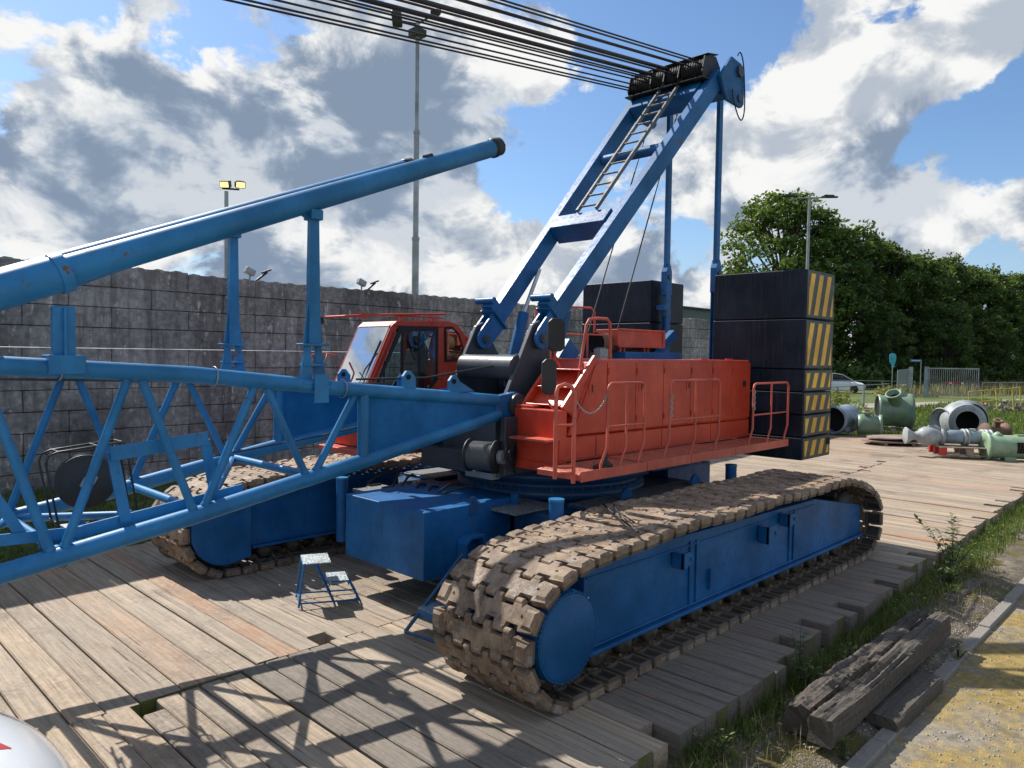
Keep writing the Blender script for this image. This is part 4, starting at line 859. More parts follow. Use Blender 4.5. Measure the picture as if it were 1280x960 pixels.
m.add([a + V((0, yn + .045, 0)), a + V((0, yf - .045, 0)), b + V((0, yf - .045, 0)), b + V((0, yn + .045, 0))], [(0, 1, 2, 3)]); m.build('windscreen', WSH, cab)
m = MB(); m.prism([(6.60, yn + .04, 3.50), (6.72, yn + .04, 3.575), (7.72, yn + .04, 3.62), (7.9, yn + .04, 3.58), (8.05, yn + .04, 3.45), (8.14, yn + .04, 3.2), (8.16, yn + .04, 2.7), (8.1, yn + .04, zb), (8.05, yn + .04, zb), (8.11, yn + .04, 2.7), (8.09, yn + .04, 3.2), (8.0, yn + .04, 3.42), (7.88, yn + .04, 3.53), (7.72, yn + .04, 3.57), (6.72, yn + .04, 3.53)], (0, yf - yn - .08, 0)); m.build('cab_roof', RED, cab)
m = MB(); m.box(6.1, 8.1, yn + .04, yf - .04, zb, zb + .04); m.build('cab_floor', BLACK, cab)
m = MB(); m.tube([(6.55, yn - .03, 3.66), (7.62, yn - .03, 3.72)], .018, 8); m.tube([(6.0, yn + .25, 3.62), (6.55, yn - .03, 3.66)], .018, 8); m.tube([(6.0, yn + .25, 3.62), (6.0, yf - .1, 3.62)], .018, 8)
m.box(6.0, 7.6, yn + .0, yn + .02, 3.64, 3.665)
for x in (6.15, 6.8, 7.4): m.box(x - .02, x + .02, yn - .02, yn + .04, 3.57, 3.66)
m.build('roof_rail', RED, cab)
m = MB(); m.box(6.98, 7.4, 9.2, 9.65, 2.1, 2.3); m.obox((7.42, 9.42, 2.75), (.12, .45, .85), Matrix.Rotation(.15, 3, 'Y')); m.box(7.45, 7.55, 9.3, 9.55, 3.15, 3.38); m.box(6.3, 6.6, 9.05, 9.25, 1.8, 2.6); m.build('seat', SEAT, cab, bevel=.03, seg=2)
m = MB(); m.tube([(6.15, yn + .10, 2.50), (6.34, yn + .12, 2.95), (6.50, yn + .10, 3.28)], .012, 6); m.tube([(6.12, yn + .2, 2.46), (6.30, yn + .2, 2.86), (6.42, yn + .06, 3.1)], .01, 6); m.build('wiper', BLACK, cab)
m = MB(); m.tube([(6.22, yn - .02, 2.62), (6.60, yn - .02, 3.40), (6.68, yn - .02, 3.42), (6.66, yn - .02, 3.36), (6.28, yn - .02, 2.60)], .011, 6); m.build('grab_handle', RED, cab)
m = MB(); m.tube([(6.02, yf, 2.62), (5.86, yf + .16, 2.66), (5.82, yf + .2, 2.75), (5.95, yf + .2, 3.05), (6.02, yf + .15, 3.10), (6.26, yf, 3.05)], .014, 8); m.tube([(5.82, yf + .05, 2.62), (5.76, yf - .12, 2.6), (5.8, yf - .2, 2.68), (5.96, yf - .18, 3.02), (6.05, yf - .05, 3.08)], .010, 8, 1); m.build('mirror_bracket', [RED, BLACK], cab)
m = MB(); m.box(5.92, 6.0, yf - .05, yf + .06, 3.52, 3.62); m.build('work_lamp', BLACK, cab, bevel=.008)
m = MB(); m.lathe([(0, 0), (.055, .0), (.065, .03), (.065, .07), (0, .1)], (5.98, yn + .35, 2.44), (-1, -.1, 0), 16); m.build('work_lamp', BLACK, cab)
m = MB(); m.tube([(8.1, yn + .1, 3.42), (8.2, yn + .1, 3.36), (8.22, yn + .1, 3.2), (8.14, yn + .1, 3.12)], .03, 8); m.build('rear_handle', RED, cab)
m = MB(); m.box(5.4, 6.05, yf - .3, yf + .2, 2.56, 2.6); m.build('side_ledge', RED, cab)

# --- lattice boom lying forward of the foot pins
YNb, YFb = CY - .90, CY + .90
def top(x): return 2.98 if x < 1.3 else 2.98 - .075 * (x - 1.3) if x < 2.75 else 2.87 - .085 * (x - 2.75)
def zt_(x): return (3.0 - .12) + (0 if x < 1.3 else 0) - (.06 * max(0, x - 1.3)) - (.04 * max(0, x - 2.9))
def ztop(x):
    xs_ = [-9, 1.3, 2.75, 4.55, 6.9]; z_ = [3.02, 2.965, 2.885, 2.70, 2.50]
    for a in range(4):
        if x <= xs_[a + 1]: t = (x - xs_[a]) / (xs_[a + 1] - xs_[a]); return z_[a] + (z_[a + 1] - z_[a]) * t
    return z_[-1]
def zlow(x):
    xs_ = [-9, .2, 1.31, 2.75, 3.78, 4.56, 6.85]; z_ = [1.12, 1.2, 1.39, 1.62, 1.81, 1.95, 2.33]
    for a in range(6):
        if x <= xs_[a + 1]: t = (x - xs_[a]) / (xs_[a + 1] - xs_[a]); return z_[a] + (z_[a + 1] - z_[a]) * t
    return z_[-1]
def yy(x, s): return CY + s * (.90 if x < 4.6 else .90 - (x - 4.6) / 2.3 * .25)
MBLUE = paint('boom_plate_blue', (.001, .13, .36), .55, dirt=(.02, .08, .14), damt=.35, coat=.0, rust=.15, spec=.2)
boom = bpy.data.objects.new('lattice_boom', None); C.objects.link(boom); boom.parent = crane; boom.location = V((6.9, CY, 2.45)) - V(crane['_o']); boom['_o'] = [6.9, CY, 2.45]
for s in (-1, 1):
    m = MB(); m.tube([(x, yy(x, s), ztop(x)) for x in (-9, 1.3, 2.75, 4.55, 6.75)], .076, 18); m.build('upper_chord', BOOMB, boom)
    m = MB(); m.tube([(x, yy(x, s), zlow(x)) for x in (-9, .2, 1.31, 2.75, 3.78, 4.56, 6.80)], .078, 18); m.build('lower_chord', BOOMB, boom)
    m = MB(); m.prism([(4.58, yy(4.58, s) - .012, zlow(4.58)), (6.75, yy(6.75, s) - .012, zlow(6.75)), (6.75, yy(6.75, s) - .012, ztop(6.75)), (4.58, yy(4.58, s) - .012, ztop(4.58))], (0, .024, 0)); m.build('side_plate', MBLUE, boom)
    m = MB(); m.tube([(4.56, yy(4.56, s), zlow(4.56)), (4.56, yy(4.56, s), ztop(4.56))], .062, 16); m.build('end_post', BOOMB, boom)
    for k in range(11):
        xt = 4.48 - 1.12 * k - (0 if k else 0); xb_ = xt - .52
        for (a, b) in ((xt, xb_), (xt - 1.05, xb_ - .06)):
            m = MB(); pa_, pb_ = V((a, yy(a, s), ztop(a))), V((b, yy(b, s), zlow(b))); dl = (pb_ - pa_).normalized(); m.tube([pa_, pb_], .038, 12)
            for q0, q1 in ((pa_, dl), (pb_, -dl)): m.tube([q0 + q1 * .070, q0 + q1 * .086, q0 + q1 * .10], .046, 12, r1=.038)
            m.build('lacing', BOOMB, boom)
    # foot fork
    m = MB(); c = V((7.08, yy(6.9, s), 2.44)); pl = [c + V((.17 * cos(a), 0, .17 * sin(a))) for a in [-pi / 2 + pi * q / 10 for q in range(11)]] + [V((6.72, c.y, 2.56)), V((6.72, c.y, 2.27))]
    m.prism([p - V((0, .06, 0)) for p in pl], (0, .12, 0)); m.build('boom_foot', BLUE, boom, bevel=.01)
    m = MB(); m.cyl((7.08, c.y - .12, 2.44), (7.08, c.y + .12, 2.44), .15, 24); m.cyl((7.08, c.y - .15, 2.44), (7.08, c.y - .12, 2.44), .09, 20); m.build('foot_pin', CHAR, boom)
for k in range(9):   # cross members, top and bottom planes
    xb_ = 3.98 - 1.12 * k
    m = MB(); m.tube([(xb_, YNb, zlow(xb_)), (xb_, YFb, zlow(xb_))], .042, 10); m.build('cross_member', BOOMB, boom)
    m = MB(); m.tube([(xb_, YNb if k % 2 else YFb, zlow(xb_)), (xb_ - 1.12, YFb if k % 2 else YNb, zlow(xb_ - 1.12))], .038, 10); m.build('lacing', BOOMB, boom)
    pass
m = MB(); m.box(4.6, 6.6, CY - .7, CY + .7, 2.60, 2.63); m.build('top_plate', BOOMB, boom) if 0 else None
m = MB(); m.tube([(4.56, YNb, ztop(4.56)), (4.56, YFb, ztop(4.56))], .06, 12); m.tube([(5.6, yy(5.6, -1), ztop(5.6)), (5.6, yy(5.6, 1), ztop(5.6))], .05, 12); m.build('cross_member', BOOMB, boom)
# flat bar frame hanging inside the near face
def fb(m, a, b, w=.07): m.beam(a, b, .02, w, up=(0, 0, 1))
m = MB(); y = YNb + .14
fb(m, (-1, y - .022, 1.72), (1.9, y - .022, 1.60), .09); fb(m, (1.6, y + .022, 1.55), (3.3, y + .022, 1.78), .10); fb(m, (2.12, y - .022, 2.22), (2.95, y - .022, 2.30), .12); fb(m, (2.14, y, 2.24), (2.25, y, 1.62), .09); fb(m, (2.93, y, 2.28), (3.02, y, 1.76), .09); fb(m, (1.3, y, 1.98), (1.5, y, 1.60), .08)
m.build('pipe_bracket', BOOMB, boom)
# lugs and clevises on the upper chord
for x, s in ((5.95, -1), (5.2, -1), (5.42, 1), (6.3, 1)):
    m = MB(); z0 = ztop(x) + .06; y = yy(x, s)
    m.prism([(x - .08, y - .02, z0), (x - .08, y - .02, z0 + .14), (x - .03, y - .02, z0 + .2), (x + .03, y - .02, z0 + .2), (x + .10, y - .02, z0 + .12), (x + .34 if x > 5.9 and s < 0 else x + .1, y - .02, z0)], (0, .04, 0)); m.cyl((x - .01, y - .03, z0 + .13), (x - .01, y + .03, z0 + .13), .03, 12, 1)
    m.build('clevis', [BOOMB, DARK], boom, bevel=.003)
m = MB(); m.tube([(5.6, yy(5.6, 1), 2.75), (6.3, CY + .2, 2.78), (7.3, CY - .3, 2.98), (7.9, CY - .45, 3.05)], .016, 6); m.tube([(-3, YFb - .05, 2.93), (4.0, YFb - .1, 2.74), (5.9, CY + .4, 2.70)], .014, 6); m.build('guy_rope', ROPE, boom)
# cable ties
m = MB()
for x in (1.72, 2.95, 4.3): m.lathe([(.093, -.006), (.097, 0), (.093, .006)], (x, YNb, ztop(x)), (1, 0, -.07), 20)
m.build('pipe_clamp', GALV, boom)
# brackets & props for the strut tubes
m = MB(); m.box(3.92, 4.08, YNb - .10, YNb - .088, ztop(4) - .16, ztop(4) + .12); m.build('gusset', BOOMB, boom)
for s in (-1, 1):
    y = CY + s * .88; x = 3.97; z0 = ztop(x) + .04
    m = MB()
    for dx in (-.10, .10): m.prism([(x + dx - .07, y - .012 + (dx * .3), z0), (x + dx + .07, y - .012 + dx * .3, z0), (x + dx * .75 + .03, y - .012 + dx * .3, z0 + .38), (x + dx * .75 - .03, y - .012 + dx * .3, z0 + .38)], (0, .03, 0))
    m.box(x - .13, x + .13, y - .06, y + .06, z0 + .16, z0 + .18); m.box(x - .15, x + .15, y - .07, y + .07, z0 + .36, z0 + .385)
    m.box(x - .16, x + .16, y - .10, y + .10, z0 - .02, z0 + .01)
    pr = m.build('prop_foot', BOOMB, boom, bevel=.004)
    m = MB(); m.beam((x, y, z0 + .36), (x, y, z0 + 1.62), .085, .13, up=(1, 0, 0), w1=.08, h1=.09)
    m.prism([(x - .11, y - .01, z0 + .39), (x + .11, y - .01, z0 + .39), (x + .04, y - .01, z0 + .95), (x - .04, y - .01, z0 + .95)], (0, .02, 0))
    m.obox((x, y, z0 + 1.66), (.13, .16, .10)); m.prism([(x - .30, y - .01, z0 + 1.72), (x - .10, y - .01, z0 + 1.62), (x + .02, y - .01, z0 + 1.60), (x + .05, y - .01, z0 + 1.80), (x - .3, y - .01, z0 + 1.80)], (0, .02, 0))
    m.build('prop', BOOMB, boom, bevel=.005)
m = MB(); m.box(1.66, 1.82, YNb - .06, YNb + .0, 2.94, 3.43); m.box(1.73, 1.75, YNb - .10, YNb - .06, 2.94, 3.42); m.box(1.62, 1.88, YNb - .105, YNb + .105, 2.90, 3.05); m.build('upright', BOOMB, boom, bevel=.006)
m = MB(); m.prism([(1.2, YNb + .1, 3.0), (1.34, YNb + .1, 3.0), (1.34, YNb + .1, 3.42), (1.2, YNb + .1, 3.42)], (0, .12, 0)); m.build('upright', BOOMB, boom, bevel=.006)
# twin strut tubes resting on the props
for s in (-1, 1):
    y = CY + s * .87
    dz_ = .05 if s > 0 else 0; p = [V((1.35, y, 3.53 + dz_)), V((6.45, y, 5.63 + dz_))]
    m = MB(); m.tube([p[0] + V((.35, 0, .15)), p[1]], .122, 28, r1=.102); st_ = m.build('strut_tube', BOOMB, boom)
    m = MB(); d = (p[1] - p[0]).normalized(); m.lathe([(.105, -.03), (.118, -.02), (.118, .03), (.11, .05), (.11, .11), (.08, .14), (0, .15)], p[1], d, 26); m.tube([p[1] + d * .1 + V((0, 0, -.02)), p[1] + d * .22], .015, 6); m.build('end_cap', BLACK, st_)
    m = MB(); q = p[0].lerp(p[1], .80) + V((0, 0, .115)); m.tube([q - d * .06, q + d * .06], .03, 8); m.build('chock', BLACK, st_) if s < 0 else None
# head piece joining the tubes at the front
m = MB(); d = V((5.1, 0, 2.1)).normalized(); y = CY - .87
m.tube([V((-1.2, y + .15, 2.62)), V((1.25, y, 3.49)), V((1.78, y, 3.71))], .145, 30); m.tube([V((1.70, y, 3.675)), V((1.78, y, 3.708))], .16, 30)
m.prism([V((1.72, y, 3.68)) + V((0, -.0, .13)), V((2.35, y, 3.94)) + V((0, 0, .11)), V((2.35, y, 3.94)) - V((0, 0, .11)), V((1.75, y, 3.69)) - V((0, 0, .15))], (0, .03, 0))
m.tube([V((.6, y + .2, 3.2)), V((1.35, y + .9, 3.62)), V((1.9, CY + .87, 3.79))], .11, 18)
m.build('strut_head', BOOMB, boom, bevel=0)
# cable reel with tubular guard inside the boom
rc = V((2.14, 7.50, 1.90)); RS = .66
m = MB(); m.lathe([(a_ * RS, b_ * RS) for a_, b_ in [(0, -.10), (.36, -.10), (.37, -.09), (.37, -.07), (.16, -.065), (.16, .065), (.37, .07), (.37, .09), (.36, .10), (0, .10)]], rc, (.25, 1, 0), 44); rl = m.build('cable_reel', BLACK, boom)
m = MB(); m.obox(rc + V((-.03, -.10, .0)), (.06, .05, .10), Matrix.Rotation(.5, 3, 'Y')); m.obox(rc + V((.03, -.10, .02)), (.06, .05, .08), Matrix.Rotation(.5, 3, 'Y')); m.build('reel_motor', GALV, rl, bevel=.01)
m = MB()
for dy in (-.16, .16):
    m.tube([rc + V(q) * RS + V((0, dy * RS, 0)) for q in ((-.36, 0, -.62), (-.52, 0, .30), (-.48, 0, .40), (-.38, 0, .44), (.42, 0, .52), (.50, 0, .46), (.50, 0, .3), (.62, 0, -.50), (.55, 0, -.58), (-.30, 0, -.66))], .010, 8)
for q in ((-.36, 0, .44), (.1, 0, .49), (.42, 0, .52), (-.4, 0, -.5), (.58, 0, -.5)): m.tube([rc + V(q) * RS + V((0, -.16 * RS, 0)), rc + V(q) * RS + V((0, .16 * RS, 0))], .010, 8)
m.build('reel_guard', BLACK, rl)
m = MB(); m.obox(rc + V((-.10, -.05, -.40)), (.2, .2, .04)); m.build('reel_mount', GALV, rl); 
m = MB(); a, b = V((1.75, YNb + .12, 1.38)), V((1.95, 7.15, 1.48)); m.cyl(a, b, .055, 16); m.cyl(b, b.lerp(a, -.6), .035, 12); m.build('damper_cylinder', CHROME if 0 else BOOMB, boom)
# hanging pulley & cable under the boom
m = MB(); m.tube([(3.3, CY + .3, 1.95), (4.6, CY + .1, 2.12), (5.4, CY - .2, 2.3)], .010, 6); m.build('control_cable', ROPE, boom)
# ---------------------------------------------------------------- concrete block wall
def wy(x): return 14.8 + .033 * x
m = MB(); zc = .56; CH = .374; rs = random.Random(3); WX0, WX1 = -6., 33.
for r in range(11):
    x = WX0 + (0 if r % 2 else -.715)
    bl = 1.43
    if r in (1,): bl = .3575
    while x < WX1:
        j = rs.uniform(-.008, .008); h = CH if r != 1 else CH * .85
        a, b = x + .005, x + bl - .005; y0, y1 = wy(a) + j, wy(b) + j + rs.uniform(-.006, .006)
        z1 = zc + h - .011
        if r == 10: j2 = rs.uniform(-.02, .03); z1 += j2
        m.hexa([(a, y0, zc), (b, y1, zc), (b, y1 + .6, zc), (a, y0 + .6, zc), (a, y0, z1), (b, y1, z1), (b, y1 + .6, z1), (a, y0 + .6, z1)], 0, rs.random())
        if r == 10:
            for q in range(4):
                cx_ = a + (q + .5) * bl / 4; zz_ = z1 - .005; w_ = rs.uniform(.085, .115); cy_ = wy(cx_) + .16
                m.hexa([(cx_ - w_, cy_ - .11, zz_), (cx_ + w_, cy_ - .11, zz_), (cx_ + w_, cy_ + .11, zz_), (cx_ - w_, cy_ + .11, zz_), (cx_ - w_ * .6, cy_ - .07, zz_ + .04), (cx_ + w_ * .6, cy_ - .07, zz_ + .03), (cx_ + w_ * .6, cy_ + .07, zz_ + .03), (cx_ - w_ * .6, cy_ + .07, zz_ + .04)], 1, .5)
        x += bl
    zc += CH if r != 1 else CH * .85
WTOP = zc
mb = MB(); nx, ny = 60, 12
def bankz(x, y): u = max(0, min(1, (y - 12.6 - .033 * x) / 2.15)); return GZ - .06 + (.95 + .0 * x) * u * u * (3 - 2 * u) * (1 if x < 8 else max(.35, 1 - (x - 8) * .04)) + .03 * sin(x * 1.7 + y)
for i in range(nx):
    for j in range(ny):
        x = -8 + 46 * i / (nx - 1); y = 12.2 + .033 * x + 3.2 * j / (ny - 1); mb.v.append((x, y, bankz(x, y)))
for i in range(nx - 1):
    for j in range(ny - 1):
        a = i * ny + j; mb.f.append([a, a + ny, a + ny + 1, a + 1]); mb.m.append(0); mb.t.append(.5); mb.sm.append(True)
tag(mb.build('grass_bank', GROUNDM), kind='structure')
wl = m.build('block_wall', [WALLM, MOSSM], None, origin=(14, 15.3, .5), bevel=.010); tag(wl, 'high grey wall of stacked concrete blocks with white streaks and mossy knobs', 'wall')

# ---------------------------------------------------------------- lamps
def t_(name, label, cat, loc, group=None): return thing(name, label, cat, loc, group)
L = t_('floodlight_mast', 'tall stepped steel mast with two floodlights behind the wall, crossing the crane ropes', 'light mast', (15.9, 23.6, GZ))
m = MB(); x, y = 15.9, 20.15; 
x, y = 15.6, 19.8
L.location = (x, y, GZ); L['_o'] = [x, y, GZ]
m.tube([(x, y, GZ), (x, y, 6.9)], .115, 14); m.tube([(x, y, 6.9), (x, y, 10.4)], .095, 12); m.tube([(x, y, 10.4), (x, y, 14.0)], .07, 12); m.cyl((x, y, 6.85), (x, y, 6.95), .13, 14); m.cyl((x, y, 10.35), (x, y, 10.45), .11, 14); m.build('mast_pole', GALV, L)
m = MB(); m.box(x - .22, x + .22, y - .2, y + .2, 13.5, 13.72); m.tube([(x - .5, y + .45, 14.0), (x, y, 13.9), (x + .4, y - .4, 14.25)], .035, 8); m.build('bracket', BLACK, L)
for dx, dy, z, a in ((-.5, .45, 14.05, .6), (.42, -.42, 14.3, -.5)):
    m = MB(); m.obox((x + dx, y + dy, z), (.55, .32, .18), Matrix.Rotation(.8, 3, 'Z') @ Matrix.Rotation(a, 3, 'Y')); m.build('floodlight', BLACK, L, bevel=.03)
L = t_('floodlight_mast', 'slim lamp post behind the wall with two glowing amber floodlights', 'light mast', (12, 26, GZ))
x, y = 12., 26.; m = MB(); m.tube([(x, y, GZ), (x, y, 8.75)], .07, 10); m.build('mast_pole', GALV, L)
m = MB(); m.tube([(x - .1, y + .1, 8.85), (x + .32, y - .32, 8.82)], .035, 8); m.build('bracket', BLACK, L)
for (dx, dy, q) in ((-.02, .02, 0), (.34, -.34, .5)):
    m = MB(); Mx = Matrix.Rotation(-.78 + q, 3, 'Z') @ Matrix.Rotation(.35, 3, 'X'); c = V((x + dx, y + dy, 9.0)); m.obox(c, (.34, .26, .24), Mx); fl = m.build('floodlight', BLACK, L, bevel=.02)
    m = MB(); m.obox(c + Mx @ V((0, -.136, 0)), (.28, .012, .18), Mx); m.build('lamp_glass', LAMP, fl)
L = t_('street_lamp', 'grey street lamp with two black heads standing before the trees above the striped counterweight', 'street lamp', (60, 25.4, GZ))
x, y = 60., 25.45; m = MB(); m.tube([(x, y, GZ), (x, y, 16.2)], .17, 12, r1=.10); m.build('lamp_pole', GALV, L)
m = MB(); m.tube([(x - .9, y + .9, 16.0), (x, y, 16.05), (x + .9, y - .9, 16.1)], .06, 8); m.build('lamp_arm', GALV, L)
for s in (-1, 1):
    m = MB(); c = V((x + s * 1.05, y - s * 1.05, 16.1)); d = V((s, -s, .0)).normalized(); n_ = V((s, s, 0)).normalized()
    m.prism([c - d * .55 + n_ * .14, c - d * .55 - n_ * .14, c - n_ * .28, c + d * .75 - n_ * .18, c + d * .85, c + d * .75 + n_ * .18, c + n_ * .28], (0, 0, .10)); m.prism([c - d * .3 - n_ * .15 + V((0, 0, .1)), c + d * .5 - n_ * .12 + V((0, 0, .1)), c + d * .5 + n_ * .12 + V((0, 0, .1)), c - d * .3 + n_ * .15 + V((0, 0, .1))], (0, 0, .12)); m.build('lamp_head', BLACK, L, bevel=.03)
for x, lab in ((7.55, 'small floodlight on top of the block wall just right of the thin amber-lit lamp post'), (10.45, 'small floodlight on top of the block wall left of the cab roof')):
    y = wy(x) + .2; L = t_('wall_floodlight', lab, 'floodlight', (x, y, WTOP), 'floodlights on the wall'); q = .6
    m = MB(); m.obox((x, y, WTOP + .18), (.22, .13, .14), Matrix.Rotation(.4, 3, 'Y')); m.box(x - .02, x + .02, y - .02, y + .02, WTOP - .02, WTOP + .12); m.build('lamp_housing', GALV, L, bevel=.015)
    m = MB(); m.tube([(x + .15, y, WTOP + .0), (x + .25, y, WTOP + .08), (x + .40, y, WTOP + .2)], .025, 8); m.beam((x + .28, y, WTOP + .18), (x + .48, y, WTOP + .26), .08, .035); m.build('bracket', BLACK, L)

# site building behind the wall, seen between the counterweights
B = t_('site_building', 'low green building with a pale end rising behind the wall between the counterweight stacks', 'building', (66, 38, GZ))
m = MB(); m.box(60, 78, 37, 45, GZ, 7.6); m.build('wall', m_simple('green_cladding', (.09, .13, .12), .6), B)
m = MB(); m.box(58, 59.98, 37.2, 45, GZ, 7.55); m.build('end_wall', m_simple('pale_cladding', (.3, .34, .42), .6), B)
m = MB(); m.box(57.8, 78.2, 36.7, 45.3, 7.61, 7.78); m.build('roof', BLACK, B)
for x0 in (61, 64, 67):
    m = MB(); m.box(x0, x0 + 1.8, 36.95, 36.99, 4.6, 6.0); wn = m.build('window', GALV, B); m = MB(); m.box(x0 + .1, x0 + 1.7, 36.92, 36.945, 4.7, 5.9); m.build('pane', CARG, wn)

# ---------------------------------------------------------------- trees
def leafcloud(mb, c, r, n, size, rs, flat=1.):
    for _ in range(n):
        d = V((rs.gauss(0, 1), rs.gauss(0, 1), rs.gauss(0, 1))).normalized(); q = r * (rs.random() ** .35)
        p = c + V((d.x * q, d.y * q, d.z * q * flat)); a = V((rs.gauss(0, 1), rs.gauss(0, 1), rs.gauss(0, .7))).normalized(); b = a.cross(V((rs.gauss(0, 1), rs.gauss(0, 1), rs.gauss(0, 1)))).normalized(); s = size * rs.uniform(.6, 1.3)
        b0 = len(mb.v); mb.v += [tuple(p - a * s), tuple(p - b * s * .55), tuple(p + a * s), tuple(p + b * s * .55)]
        mb.f.append([b0, b0 + 1, b0 + 2, b0 + 3]); mb.m.append(0); mb.t.append(rs.random()); mb.sm.append(False)
def make_tree(seed, H, Rr, low, nclump, nleaf, mat, size=.30, open_=False):
    rs = random.Random(seed); t = bpy.data.objects.new('broadleaf_tree', None); C.objects.link(t); t['_o'] = [0, 0, 0]
    m = MB(); m.tube([(0, 0, -.1), (.1, 0, H * .25), (-.1, .1, H * .5), (0, 0, H * .85)], H * .022, 10, r1=H * .004)
    cl = []
    for k in range(nclump):
        u = rs.random(); z = H * (low + (1 - low) * u ** .85); prof = math.sin(min(1, (z / H - low * .6) / (1 - low * .6)) ** .8 * pi * .93) ** .6
        rr = Rr * prof * (rs.random() ** .45); an = rs.uniform(0, 2 * pi); c = V((rr * cos(an), rr * sin(an), z * (.96 if z > H * .9 else 1))); cl.append(c)
        if k % 3 == 0:
            z0 = z * rs.uniform(.45, .7); m.tube([(0, 0, z0), tuple(c * .55 + V((0, 0, z0 * .45))), tuple(c)], H * .007, 6, r1=H * .002)
    m.build('trunk', BARK, t)
    g = MB()
    for c in cl: leafcloud(g, c, rs.uniform(.55, 1.25) * Rr * .19, nleaf, size, rs, .75)
    g.build('crown', mat, t, fixn=False)
    return t
protos = [make_tree(1, 24.5, 8.2, .06, 230, 80, LEAF, .30), make_tree(2, 22, 7.5, .02, 200, 85, LEAF2, .30), make_tree(3, 20, 7, .02, 190, 85, LEAF2, .30), make_tree(4, 21, 7, .02, 200, 85, LEAF2, .30)]
tl = [  # x, y, scale, proto, label
 (95, 43.5, 1.02, 0, 'tall bright green tree with gaps in its crown, leftmost behind the counterweights'), (101, 38.5, .98, 1, 'dense dark tree just right of the tall bright one behind the lamp'),
 (108, 36.5, .95, 3, 'dark bushy tree right of the street lamp, behind the striped counterweight'), (114, 34, .92, 2, 'rounded green tree behind the teal sign'), (121, 32.5, .86, 1, 'broad dark tree behind the notice board'),
 (127, 30.5, .84, 3, 'dark tree behind the left half of the metal gate'), (134, 29.5, .90, 2, 'paler loose-crowned tree above the gate'), (141, 27, .72, 0, 'thin-topped tree rising right of the gate'), (147, 24.8, .70, 1, 'dark tree with ragged top near the right edge'),
 (154, 22.5, .70, 2, 'smaller green tree at the right end of the tree row'), (163, 20, .62, 3, 'dark tree beyond the right end of the row'), (108, 27.5, .5, 1, 'low bushy tree in front of the row, behind the gate'), (118, 24, .48, 2, 'low green tree in front of the row right of the gate'), (99, 31.5, .45, 3, 'low dark tree behind the white car'), (128, 20, .5, 1, 'low dark tree in front of the row at the right edge')]
used = set()
for i, (x, y, s, p, lab) in enumerate(tl):
    o = protos[p] if p not in used else copytree(protos[p]); used.add(p)
    o.location = (x, y, GZ); o.scale = (s * random.uniform(.95, 1.08), s * random.uniform(.95, 1.08), s); o.rotation_euler = (0, 0, i * 1.9); tag(o, lab, 'tree', 'trees beyond the yard fence')
# tall hedge-like undergrowth below the trees
m = MB(); rs = random.Random(9)
for k in range(420):
    x = rs.uniform(86, 165); y = 46 - (x - 86) * .40 - rs.uniform(5, 12) + (0 if x < 120 else 2); leafcloud(m, V((x, y, rs.uniform(0, 2.6))), rs.uniform(.9, 1.8), 26, .3, rs, .8)
tag(m.build('undergrowth', LEAF2, fixn=False), 'dark undergrowth of shrubs and tall weeds at the foot of the trees', 'undergrowth', kind='stuff')

# ---------------------------------------------------------------- grass
def blades(m, pts, h0, h1, wd, rs, lean=.5, tint=None):
    for (x, y, z) in pts:
        a = rs.uniform(0, 2 * pi); h = rs.uniform(h0, h1); l = rs.uniform(0, lean) * h; w_ = wd * rs.uniform(.6, 1.3); dx, dy = cos(a), sin(a); b = rs.uniform(0, 2 * pi); t = rs.random()
        b0 = len(m.v); m.v += [(x - dx * w_, y - dy * w_, z - .02), (x + dx * w_, y + dy * w_, z - .02), (x + cos(b) * l * .4 + dx * w_ * .7, y + sin(b) * l * .4 + dy * w_ * .7, z + h * .6), (x + cos(b) * l * .4 - dx * w_ * .7, y + sin(b) * l * .4 - dy * w_ * .7, z + h * .6), (x + cos(b) * l, y + sin(b) * l, z + h)]
        m.f += [[b0, b0 + 1, b0 + 2, b0 + 3], [b0 + 3, b0 + 2, b0 + 4]]; m.m += [0, 0]; m.t += [t, t]; m.sm += [False, False]
rs = random.Random(21)
m = MB()   # lawn between the mats and the wall
pts = []
for k in range(34000):
    x = rs.uniform(-1, 14) if k % 3 else rs.uniform(12, 36); y = rs.uniform(12.45 + .033 * x, wy(x) - .02); pts.append((x, y, bankz(x, y)))
blades(m, pts, .04, .13, .008, rs)
tag(m.build('wall_side_grass', GRASSM, fixn=False), 'rough grass between the mats and the block wall', 'grass', kind='stuff')
m = MB(); pts = []   # sunlit field beyond the yard
for k in range(30000):
    x = 33 + 44 * rs.random() ** 1.4; y = rs.uniform(-1 + 0 * x, 17); 
    if y < 15 + (x - 60) * -.1 or 1: pts.append((x, y, GZ - .03))
blades(m, pts, .10, .30, .035, rs)
tag(m.build('field_grass', GRASSM, fixn=False), 'sunlit yellow-green grass behind the pump parts', 'grass', kind='stuff')
m = MB(); pts = [(rs.uniform(72, 125), rs.uniform(-4, 24), GZ) for k in range(9000)]; pts = [p for p in pts if p[1] > 22 - (p[0] - 74) * .36]
blades(m, pts, .5, 1.3, .06, rs, .5); tag(m.build('tall_meadow_grass', DRYM, fixn=False), 'tall pale seeding grass along the fence by the gate', 'grass', kind='stuff')
